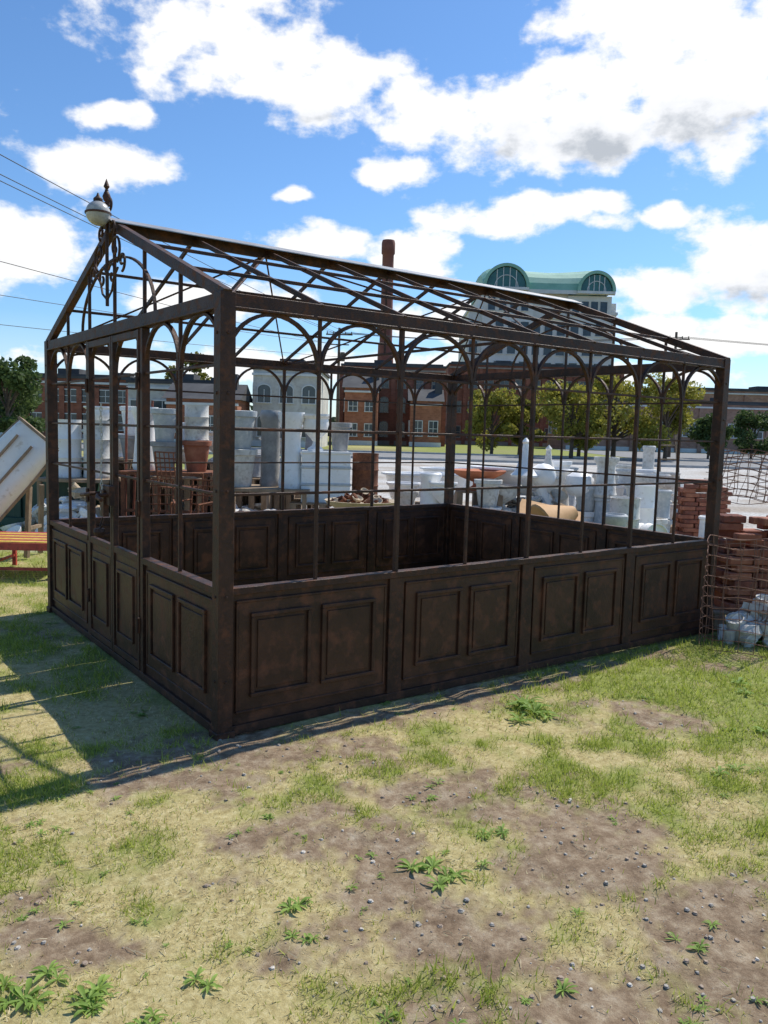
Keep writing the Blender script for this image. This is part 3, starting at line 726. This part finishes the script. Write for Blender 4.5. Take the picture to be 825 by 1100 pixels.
mb.box((-w/2-.03,-d/2-.07,h-.06),(w/2+.03,-d/2-.001,h+.02),0);mb.box((-w/2-.03,-d/2-.06,.0),(w/2+.03,-d/2+.1,.14),0)
mb.make('waste_skip',[M['green']],loc=S(-6.2,13.2,0),rot=SITE_ROT,bevel=.008)
def bench():
    e=empty('painted_bench',S(-4.15,8.6,0),SITE_ROT+.05)
    mb=MB()
    for i in range(8):
        y=-.4+i*.1; mb.box((-.8,y,.36),(.8,y+.085,.385),1 if i%2==0 else 0)
    mb.make('slat_top',[M['redp'],M['yelp']],e,bevel=.003)
    l=MB();l.box((-.81,-.43,.30),(.81,-.405,.375));l.box((-.81,.405,.30),(.81,.43,.375))
    for x in (-.7,0,.72):
        for y in (-.39,.39): l.bar((x,y,0),(x,y,.3),.04,.04)
        l.bar((x,-.39,.12),(x,.39,.12),.025,.025)
    l.bar((-.7,-.39,.1),(.72,-.39,.1),.02,.03);l.make('legs',[M['redp']],e)
bench()
# ------------------------------------------------------------------ right side
def mesh_roll(name,lat,dep,z,r,h,nv,nh,jit=.02,rad=.003,tilt=0.0,turns=1.0,dr=.0):
    mb=MB()
    ph=[random.uniform(0,6.28) for _ in range(4)]
    def pt(a,zz):
        rr=r*(1+.08*math.sin(2*a+ph[0])+.05*math.sin(5*a+zz*6+ph[1]))+dr*a
        x,y,q=rr*math.cos(a),rr*math.sin(a),zz+jit*math.sin(3*a+ph[2])
        return (x+q*tilt,y,q)
    A=2*math.pi*turns
    for i in range(nh+1):
        zz=h*i/nh; mb.tube([pt(A*k/40,zz) for k in range(41)],rad,4)
    n=int(nv*turns)
    for i in range(n):
        a=A*i/n; mb.tube([pt(a+.06*math.sin(k+ph[3]),h*k/6) for k in range(7)],rad,4)
    return mb.make(name,[M['wirem']],loc=S(lat,dep,z),rot=SITE_ROT)
mesh_roll('wire_mesh_roll',2.84,6.3,0.0,.25,.84,16,10,turns=1.25,dr=.008)
mesh_roll('wire_mesh_roll',3.12,7.0,1.12,.25,.42,18,7,tilt=.15,turns=1.4,dr=.008)
mesh_roll('wire_mesh_roll',3.5,6.6,0.0,.26,1.0,16,10,turns=1.2)
pallet('timber_pallet',3.3,7.1,.85,.6,.16)
bricks('brick_stack',3.3,7.1,3,4,12,z=.16,jit=.022,rot=.1,miss=.14)
heap('concrete_rubble',3.1,6.5,.28,.4,26,[M['conc'],M['white']],(.07,.15))
heap('salvage_rubble_pile',5.2,9.5,1.2,.4,40,[M['conc'],M['rust'],M['white']],(.08,.2))

# ------------------------------------------------------------------ buildings
def window(mb,x,z,w,h,y=0,arch=False,mf=1,mg=2,mull=True):
    fw=.09*max(1,w/1.2)
    mb.box((x-w/2,y-.03,z),(x+w/2,y+.05,z+h),mg)
    mb.box((x-w/2-fw,y-.10,z-.0),(x-w/2,y+.05,z+h),mf);mb.box((x+w/2,y-.10,z),(x+w/2+fw,y+.05,z+h),mf)
    mb.box((x-w/2-fw*1.5,y-.16,z-fw),(x+w/2+fw*1.5,y+.05,z-.002),mf)
    if arch:
        n=10;vs=[(x+w/2*math.cos(math.pi*i/n),y-.03,z+h+w/2*.7*math.sin(math.pi*i/n)) for i in range(n+1)]
        mb.add(vs,[tuple(range(n+1))[::-1]],mg)
        mb.sweep([(x+(w/2+fw/2)*math.cos(math.pi*i/n),y-.03,z+h+(w/2*.7+fw/2)*math.sin(math.pi*i/n)) for i in range(n+1)],(0,1,0),.14,fw,mf)
    else: mb.box((x-w/2-fw,y-.11,z+h+.002),(x+w/2+fw,y+.05,z+h+fw),mf)
    if mull:
        mb.box((x-.03,y-.06,z),(x+.03,y-.03,z+h),mf);mb.box((x-w/2,y-.055,z+h*.5-.03),(x+w/2,y-.03,z+h*.5+.03),mf)
def building(name,l0,l1,dep,dl,h,wall,rows,nw,ww,wh,trim=None,roof=None,arch=False,rot=0.0,glass=None,par=.5,z0=1.0,storey=3.4,sidew=True,gable=0,piers=0):
    e=empty(name,S((l0+l1)/2,dep,0),SITE_ROT+rot);w=l1-l0
    a=MB();a.box((-w/2,0,-.1),(w/2,dl,h))
    if piers:
        for i in range(piers+1):
            x=-w/2+w*i/piers; a.box((x-.25,-.18,0),(x+.25,.01,h-.52))
    a.make('walls',[wall],e)
    r=MB()
    if gable:
        r.add([(-w/2-.3,-.3,h),(w/2+.3,-.3,h),(w/2+.3,dl+.3,h),(-w/2-.3,dl+.3,h),(-w/2-.3,dl/2,h+gable),(w/2+.3,dl/2,h+gable)],[(0,1,5,4),(2,3,4,5),(0,4,3),(1,2,5),(3,2,1,0)])
        r.box((w*.3,dl*.3,h),(w*.3+.8,dl*.3+.8,h+gable+.8))
    else:
        r.box((-w/2-.15,-.15,h),(w/2+.15,dl+.15,h+.25));r.box((-w/2+.2,.2,h+.25),(w/2-.2,dl-.2,h+.3+par*.3))
        r.box((-w*.2,dl*.4,h+.4),(-w*.2+2.2,dl*.6,h+1.3));r.box((w*.22,dl*.5,h+.4),(w*.22+1.4,dl*.6,h+1.1))
    r.make('roof',[roof or M['darkroof']],e)
    c=MB();c.box((-w/2-.08,-.20,h-.5),(w/2+.08,-.001,h-.3));c.box((-w/2-.06,-.06,0),(w/2+.06,-.001,.5));c.make('cornice',[trim or M['trim']],e)
    m=MB()
    for k in range(rows):
        for i in range(nw):
            x=-w/2+w*(i+.5)/nw; window(m,x,z0+k*storey,ww,wh*(1 if k<rows-1 or rows==1 else .8),arch=arch)
    m.make('windows',[wall,trim or M['trim'],glass or M['glass']],e)
    if sidew:
        m2=MB();ns=max(1,int(nw*dl/w))
        for k in range(rows):
            for i in range(ns):
                window(m2,dl*(i+.5)/ns,z0+k*storey,ww,wh,arch=arch)
        o=m2.make('windows_side',[wall,trim or M['trim'],glass or M['glass']],e); o.location=(-w/2,dl,0);o.rotation_euler=(0,0,-math.pi/2)
    return e
building('white_warehouse',-24,-15.5,75,14,5.4,M['bwhite'],1,4,1.6,1.6,roof=M['darkroof'],z0=2.2)
building('brick_warehouse',-38,-24.6,78,14,5.8,M['brick'],2,8,1.2,1.4,roof=M['darkroof'],z0=1.0,storey=2.6,piers=8)
building('brick_shop',-18,-12.2,66,6,3.8,M['brick3'],1,4,1.0,1.3,z0=1.1,gable=1.4)
building('white_arcade_building',-11.6,-5.8,70,10,6.6,M['bwhite'],2,3,1.1,1.4,arch=True,z0=.9,storey=2.9,roof=M['darkroof'])
building('brick_mill_building',-5.3,6.6,94,16,9.0,M['brick'],3,6,.85,1.4,trim=M['trim2'],arch=True,z0=1,storey=2.8,piers=6)
building('brick_annex',-4.6,-1.0,88,5.5,6.2,M['brick3'],2,2,.9,1.3,trim=M['trim'],z0=1,storey=2.7,gable=1.6)
building('brick_annex',2.6,6.0,89,4.5,5.0,M['brick3'],1,2,.9,1.6,trim=M['trim'],z0=1.2,gable=1.4)
building('brick_house',-46,-39,80,8,3.6,M['brick'],1,4,1.0,1.3,z0=1.2,gable=1.5)
building('brick_office_building',9,34,118,16,11.5,M['brick'],3,11,1.2,1.6,trim=M['trim2'],z0=1,storey=3.6,piers=11)
building('brick_school',46,92,125,16,9.2,M['brick2'],2,15,1.6,1.9,z0=1.2,storey=4.0,piers=5)
building('long_brick_warehouse',22,50,100,10,6.0,M['brick2'],1,10,1.4,1.6,z0=2,piers=10)
mb=MB();mb.lathe([(1.5,0),(1.15,14),(1.15,14.6),(.95,14.7),(.85,26),(.85,27.5),(1.0,27.7),(1.0,29.2),(.9,29.6),(.6,29.6)],20)
mb.make('smokestack',[mat('smokestack_brick',(.15,.045,.032),(.23,.08,.055),scale=.6)],loc=S(-.45,122),rot=SITE_ROT,smooth=True)
def office():
    D=150;e=empty('green_roof_office_tower',S(28.2,D,0),SITE_ROT)
    a=MB();a.box((-13.6,1,-.1),(13.6,20,24));a.box((-11.2,0,-.1),(-1.9,21,27.8));a.box((4.4,0.2,-.1),(12.4,21,27.2));a.box((-1.9,.6,23),(4.4,20.5,27.6));a.make('walls',[M['beige']],e)
    w=MB()
    for k in range(6):
        for i in range(12):
            x=-12.6+i*2.3
            yy=-.02 if -11.2<x-.9 and x+.9<-1.9 else (.18 if 4.4<x-.9 and x+.9<12.4 else .98)
            window(w,x,2+k*3.6,1.5,2.2,y=yy,mull=False)
    for x0,x1,yy,zz in ((-10.6,-2.5,-.02,24.2),(5.0,11.8,.18,23.6)):
        for i in range(4): window(w,x0+(x1-x0)*(i+.5)/4,zz,1.3,2.6,y=yy,mull=False)
    w.make('windows',[M['beige'],M['trim'],M['glass']],e)
    g=MB()
    def vault(cx,r,z,y0,y1,k=1.0):
        n=20
        o=[(cx-r*math.cos(math.pi*i/n),z+k*r*math.sin(math.pi*i/n)) for i in range(n+1)]
        vs=[(x,y0,q) for x,q in o]+[(x,y1,q) for x,q in o]
        g.add(vs,[(i,i+1,i+1+n+1,i+n+1) for i in range(n)],0)
        g.sweep([(x,y0-.1,q) for x,q in o],(0,1,0),.5,.55,0)
        r2=r-.4;o2=[(cx-r2*math.cos(math.pi*i/n),y0+.15,z+k*r2*math.sin(math.pi*i/n)) for i in range(n+1)]
        g.add(o2,[tuple(range(n+1))],1)
        for q in (-.5,-.17,.17,.5):
            hh=k*r2*math.sqrt(1-q*q); g.box((cx+q*r2-.07,y0-.0,z),(cx+q*r2+.07,y0+.12,z+hh),2)
        g.sweep([(cx-r2*.6*math.cos(math.pi*i/n),y0+.05,z+k*r2*.6*math.sin(math.pi*i/n)) for i in range(n+1)],(0,1,0),.12,.12,2)
        g.box((cx-r-.2,y0-.3,z-.5),(cx+r+.2,y0+.3,z-.02),2)
    vault(-7.2,3.9,28.2,-1.2,8,1.0);vault(9.2,3.2,27.9,-1.0,8,1.05)
    n=28;rows=[(-.6,28.0),(-.3,29.4),(.5,30.6),(1.8,31.6),(4,32.5),(8,33.1),(13,32.9),(17,31.4),(20.5,28.0)]
    vs=[]
    for i in range(n+1):
        t=i/n;x=-11.4+23.9*t
        k=1-.12*math.sin(math.pi*min(1,max(0,(x+7)/16)))-.30*max(0,(-9-x)/2.4)**2-.30*max(0,(x-10.5)/2)**2
        for yy,zz in rows: vs.append((x,yy,27.7+(zz-27.7)*k))
    m=len(rows);fs=[]
    for i in range(n):
        for j in range(m-1): fs.append((i*m+j,(i+1)*m+j,(i+1)*m+j+1,i*m+j+1))
    fs.append(tuple(range(m)));fs.append(tuple(n*m+j for j in range(m))[::-1])
    g.add(vs,fs,0)
    g.box((-11.6,-.75,27.3),(12.7,-.5,27.98),2)
    g.make('green_vaulted_roof',[M['copper'],M['glassg'],M['trim']],e)
    r=MB();r.box((-13.8,.8,24),(-11.2,20.2,24.5));r.box((12.4,.8,24),(13.8,20.2,24.5));r.box((12.75,1.5,24.5),(13.6,4,26.2));r.make('parapet',[M['trim']],e)
office()

# ------------------------------------------------------------------ road
def strip(name,l0,l1,d0,d1,z,m,h=None):
    mb=MB();a,b,c,d=S(l0,d0,z),S(l1,d0,z),S(l1,d1,z),S(l0,d1,z)
    if h: 
        up=Vector((0,0,h));mb.add([a,b,c,d,a+up,b+up,c+up,d+up],[(3,2,1,0),(4,5,6,7),(0,1,5,4),(1,2,6,5),(2,3,7,6),(3,0,4,7)])
    else: mb.add([a,b,c,d],[(0,1,2,3)])
    return mb.make(name,[m])
strip('road',-200,240,47,60,.004,M['asph'])
strip('kerb',-200,240,46.8,47,-.01,M['kerb'],.14);strip('kerb',-200,240,60,60.2,-.01,M['kerb'],.14)
mb=MB()
for i in range(60):
    l=-190+i*7; a,b,c,d=S(l,53.4,.008),S(l+3,53.4,.008),S(l+3,53.55,.008),S(l,53.55,.008);mb.add([a,b,c,d],[(0,1,2,3)])
mb.make('road_marking',[M['line']])
strip('parking_lot',20,120,60.3,96,.004,M['asph'])

# ------------------------------------------------------------------ poles and wires
def pole(lat,dep,h):
    mb=MB();mb.lathe([(.17,-.1),(.11,h)],10);mb.bar((-1.2,0,h-.6),(1.2,0,h-.6),.1,.12)
    mb.bar((-.9,0,h-1.5),(.9,0,h-1.5),.09,.1)
    for x in (-1.1,-.55,.55,1.1): mb.lathe([(.04,0),(.06,.05),(.03,.14),(.05,.2),(.01,.22)],8,Matrix.Translation((x,0,h-.54)))
    mb.lathe([(.22,0),(.24,.4),(.2,.8)],10,Matrix.Translation((.35,-.25,h-3)))
    mb.make('utility_pole',[M['pole']],loc=S(lat,dep),rot=SITE_ROT)
pole(25.3,72,11.0);pole(-4.5,74,10.8);pole(-18.5,8,11.5)
def wires():
    mb=MB()
    def w(a,b,sag,r=.018):
        a=S(*a);b=S(*b); mb.tube([a.lerp(b,t)-Vector((0,0,sag*4*t*(1-t))) for t in [i/24 for i in range(25)]],r,4)
    for dx,dz in ((-1.1,0),(-.5,0),(1.1,0)): w((-18.5+dx,8,11.2+dz),(-4.5+dx*.6,74,10.4),.5)
    for dx,z in ((0,9.2),): w((-27,12,z),(-4.5,74,9.2),.4)
    w((-40,20,9.0),(-4.5,74,9.3),.4);w((-44,24,7.4),(-4.5,74,8.2),.4)
    for dx in (-1.1,-.5,.6,1.1): w((-4.5+dx,74,10.4),(25.3+dx,72,10.6),.6)
    for dx in (-1.1,0,1.1): w((25.3+dx,72,10.6),(80+dx,80,10.6),.6)
    mb.make('overhead_power_lines',[M['wireb']])
wires()

# ------------------------------------------------------------------ trees
M['leaf']=leafmat('tree_leaf',trans=.4)
def leaves_mesh(name,centers,radii,n,size,c1,c2,parent=None,loc=(0,0,0)):
    centers=np.array(centers);radii=np.array(radii);k=rng.integers(0,len(centers),n)
    v=rng.normal(size=(n,3));v/=np.linalg.norm(v,axis=1)[:,None];rr=rng.random(n)**.45
    p=centers[k]+v*(rr*radii[k])[:,None]*np.array([1,1,.8])
    a=rng.normal(size=(n,3));a/=np.linalg.norm(a,axis=1)[:,None];b=np.cross(a,rng.normal(size=(n,3)));b/=np.linalg.norm(b,axis=1)[:,None]
    s=size*rng.uniform(.5,1.3,n)[:,None]
    V=np.stack([p-a*s,p-b*s*.6,p+a*s,p+b*s*.6],1)
    o=npmesh(name,V.reshape(-1,3),np.arange(4*n).reshape(n,4),[M['leaf']])
    t=np.clip(rng.random(n)*.6+.4*rng.random(len(centers))[k],0,1)[:,None];col=np.array(c1)*(1-t)+np.array(c2)*t
    C=np.ones((n,4,4));C[:,:,:3]=col[:,None,:]
    at=o.data.color_attributes.new('col','FLOAT_COLOR','POINT');at.data.foreach_set('color',C.astype(np.float32).ravel())
    o.location=loc
    if parent is not None:o.parent=parent
    return o
def tree(name,lat,dep,h,r,c1,c2,n=5000,size=.16,th=.1):
    e=empty(name,S(lat,dep,0))
    mb=MB();mb.tube([(0,0,-.1),(.05,0,h*.25),(0,.08,h*.5),(.05,0,h*.8)],[r*.06,r*.045,r*.035,r*.015],8)
    cs=[];rs=[]
    for i in range(15):
        a=i*2.4+random.uniform(-.4,.4);q=random.uniform(.3,.9)*r;z=h*(th+.1)+(h*(.85-th))*random.random();q*=(1-.5*abs((z/h)-.5))
        c=(q*math.cos(a),q*math.sin(a),z);cs.append(c);rs.append(r*random.uniform(.22,.45))
        mb.tube([(0,0,z*.55),(c[0]*.5,c[1]*.5,z*.82),c],[r*.03,r*.02,r*.008],5)
    cs.append((0,0,h-r*.35));rs.append(r*.35)
    mb.make('trunk_and_limbs',[M['bark']],e)
    leaves_mesh('crown',cs,rs,n,size,c1,c2,e)
YG1,YG2=(.2,.2,.03),(.42,.38,.07);DG1,DG2=(.05,.085,.025),(.12,.17,.05)
tree('spring_tree',13.8,60,5.6,2.8,YG1,YG2);tree('spring_tree',17.5,62,6.4,3.4,YG1,YG2);tree('spring_tree',20.8,60,6.0,2.8,YG1,YG2);tree('spring_tree',15.8,66,5.6,2.8,DG1,YG2)
tree('spring_tree',8.4,64,4.8,2.4,YG1,YG2);tree('spring_tree',10.9,66,4.6,2.0,DG1,YG2)
tree('leafy_tree',-23.5,50,5.6,2.6,DG1,DG2);tree('leafy_tree',-26,56,4.8,2.4,DG1,DG2)
tree('leafy_tree',-20.5,86,9.2,3.2,YG1,(.2,.2,.06),size=.22);tree('leafy_tree',28,70,4.0,1.8,DG1,DG2)
tree('leafy_tree',34,75,4.2,2.2,DG1,DG2)
cs=[];rs=[]
for i in range(420):
    a=-200+i*1.15+random.uniform(-2,2); p=S(a,random.uniform(190,215));h=random.uniform(3,8.0)
    cs.append((p.x,p.y,h*.5));rs.append(h*.62)
leaves_mesh('distant_trees',cs,rs,42000,.9,(.05,.07,.03),(.14,.16,.07))

# ------------------------------------------------------------------ sky / sun
SUN_YAW=math.radians(7);SUN_EL=math.radians(51)
world=bpy.data.worlds.new('World');scene.world=world;world.use_nodes=True
def build_world():
    nt=world.node_tree;N=nt.nodes;K=nt.links
    for n in list(N): N.remove(n)
    out=N.new('ShaderNodeOutputWorld')
    sky=N.new('ShaderNodeTexSky');sky.sky_type='NISHITA';sky.sun_disc=False;sky.sun_elevation=SUN_EL;sky.sun_rotation=math.pi/2-SUN_YAW
    sky.air_density=1.0;sky.dust_density=.3;sky.ozone_density=2.5
    tint=N.new('ShaderNodeMix');tint.data_type='RGBA';tint.blend_type='MULTIPLY';tint.inputs[0].default_value=1;tint.inputs[7].default_value=(.68,.92,1.14,1)
    K.new(sky.outputs[0],tint.inputs[6])
    bg=N.new('ShaderNodeBackground');bg.inputs['Strength'].default_value=.14;K.new(tint.outputs[2],bg.inputs[0])
    def vm(op,a,b=None,c=None):
        s=N.new('ShaderNodeVectorMath');s.operation=op
        for i,v in enumerate((a,b,c)):
            if v is None: continue
            if isinstance(v,tuple): s.inputs[i].default_value=v
            else: K.new(v,s.inputs[i])
        return s
    def ma(op,a,b=None,c=None):
        s=N.new('ShaderNodeMath');s.operation=op
        for i,v in enumerate((a,b,c)):
            if v is None: continue
            if isinstance(v,(int,float)): s.inputs[i].default_value=v
            else: K.new(v,s.inputs[i])
        return s.outputs[0]
    tc=N.new('ShaderNodeTexCoord');sp=N.new('ShaderNodeSeparateXYZ');K.new(tc.outputs['Generated'],sp.inputs[0])
    az=ma('MULTIPLY_ADD',ma('ARCTAN2',sp.outputs['Y'],sp.outputs['X']),-57.29578,math.degrees(YAW))
    el=ma('MULTIPLY',ma('ARCSINE',sp.outputs['Z']),57.29578)
    cb=N.new('ShaderNodeCombineXYZ');K.new(az,cb.inputs[0]);K.new(el,cb.inputs[1]);AE=cb.outputs[0]
    wn=N.new('ShaderNodeTexNoise');wn.inputs['Scale'].default_value=.2;wn.inputs['Detail'].default_value=2;K.new(AE,wn.inputs['Vector'])
    ws=vm('SUBTRACT',wn.outputs['Color'],(.5,.5,.5));src=vm('MULTIPLY_ADD',ws.outputs[0],(4.5,2.0,0),AE).outputs[0]
    def blobs(B,cent):
        last=None
        for a,e,ra,re in B:
            s=vm('SUBTRACT',cent,(a,e,0));m=vm('MULTIPLY',s.outputs[0],(1/ra,1/re,0));l=vm('LENGTH',m.outputs[0]).outputs['Value']
            last=l if last is None else ma('MINIMUM',last,l)
        return ma('SUBTRACT',1,last)
    B=[(-12.2,23.6,7.5,2.6),(-5.4,22.2,7,2.4),(1,20.8,5.5,2.2),(6.7,19.7,6,2.6),(13.5,20.8,8,4),(20,21.6,8,4.8),(17,25.6,8,3),(-12.3,26.8,7,1.8),
       (-18.4,19.2,3.0,.9),(-19.1,16.3,4.4,1.6),(-6.4,15.6,1.2,.5),(.4,17.1,2.6,.9),(8.9,14.7,7.2,1.3),(13.8,15.4,2.5,1.1),(18.4,14.4,1.5,.9),
       (24,11,5.5,3.2),(18.8,9.4,4.6,1.8),(20.2,6.8,7,1.7),(-24,11.2,5,3),(-4.5,12.6,4.6,1.4),(1.3,12.2,3.6,2.1),
       (-11.5,8.5,6,1.5),(5,7.6,7,1.5),(0,4.0,26,1.5),(-36,20,8,4),(38,22,9,4),(4,36,14,4)]
    base=blobs(B,src)
    cl=N.new('ShaderNodeClamp');cl.inputs[1].default_value=-1.2;cl.inputs[2].default_value=.6;K.new(base,cl.inputs[0])
    mp=vm('MULTIPLY',AE,(1,1.55,1)).outputs[0]
    def nz(v,det):
        n=N.new('ShaderNodeTexNoise');n.inputs['Scale'].default_value=.26;n.inputs['Detail'].default_value=det;n.inputs['Roughness'].default_value=.58;K.new(v,n.inputs['Vector'])
        return ma('MULTIPLY_ADD',n.outputs['Fac'],2.7,-1.35)
    d1=ma('ADD',cl.outputs[0],nz(mp,8))
    d2=ma('ADD',cl.outputs[0],nz(vm('ADD',mp,(.5,1.5,0)).outputs[0],5))
    # shaded cloud bases (thick parts of the large banks, on their undersides)
    G=[(13.5,18.6,7.5,2.0),(20,18.8,6,2.0),(6.5,18.4,4,.9),(24,9.4,4.5,1.3),(-5.5,20.4,4.5,.7)]
    gs=ma('MULTIPLY',ma('MAXIMUM',blobs(G,src),-.35),.9)
    d2=ma('ADD',d2,gs)
    mr=N.new('ShaderNodeMapRange');mr.interpolation_type='SMOOTHSTEP';mr.inputs[1].default_value=-.14;mr.inputs[2].default_value=.44;K.new(d1,mr.inputs[0])
    r=N.new('ShaderNodeValToRGB');E=r.color_ramp.elements
    E[0].position=.3;E[0].color=(1,1,1,1);E[1].position=1.1 if False else 1.0;E[1].color=(.5,.54,.6,1)
    q=E.new(.66);q.color=(.87,.89,.93,1)
    dm=ma('MULTIPLY_ADD',d2,.72,0.03);K.new(dm,r.inputs[0])
    bc=N.new('ShaderNodeBackground');bc.inputs['Strength'].default_value=1.08;K.new(r.outputs[0],bc.inputs[0])
    hz=N.new('ShaderNodeMapRange');hz.inputs[1].default_value=0;hz.inputs[2].default_value=7;hz.inputs[3].default_value=.45;hz.inputs[4].default_value=0;K.new(el,hz.inputs[0])
    mxx=ma('MAXIMUM',mr.outputs[0],hz.outputs[0])
    ms=N.new('ShaderNodeMixShader');K.new(mxx,ms.inputs[0]);K.new(bg.outputs[0],ms.inputs[1]);K.new(bc.outputs[0],ms.inputs[2]);K.new(ms.outputs[0],out.inputs[0])
build_world()
sd=bpy.data.lights.new('sun','SUN');sd.energy=5.0;sd.angle=math.radians(.5);sd.color=(1,.95,.86)
so=bpy.data.objects.new('sun',sd);scene.collection.objects.link(so)
sv=Vector((math.cos(SUN_EL)*math.cos(SUN_YAW),math.cos(SUN_EL)*math.sin(SUN_YAW),math.sin(SUN_EL)))
so.rotation_euler=(-sv).to_track_quat('-Z','Y').to_euler();so.location=sv*50

# ------------------------------------------------------------------ camera
b_,c_=-0.1007,0.0281
f=Vector((math.cos(b_)*math.cos(YAW),math.cos(b_)*math.sin(YAW),math.sin(b_)))
r0=Vector((math.sin(YAW),-math.cos(YAW),0));u0=r0.cross(f)
r=r0*math.cos(c_)+u0*math.sin(c_);u=-r0*math.sin(c_)+u0*math.cos(c_)
mw=Matrix(((r.x,u.x,-f.x,CAM.x),(r.y,u.y,-f.y,CAM.y),(r.z,u.z,-f.z,CAM.z),(0,0,0,1)))
cd=bpy.data.cameras.new('camera');cam=bpy.data.objects.new('camera',cd);scene.collection.objects.link(cam)
cam.matrix_world=mw;cd.sensor_fit='VERTICAL';cd.sensor_height=36;cd.sensor_width=27;cd.lens=862.48/1100*36;cd.clip_start=.05;cd.clip_end=5000
scene.camera=cam
print('blades',nbl)
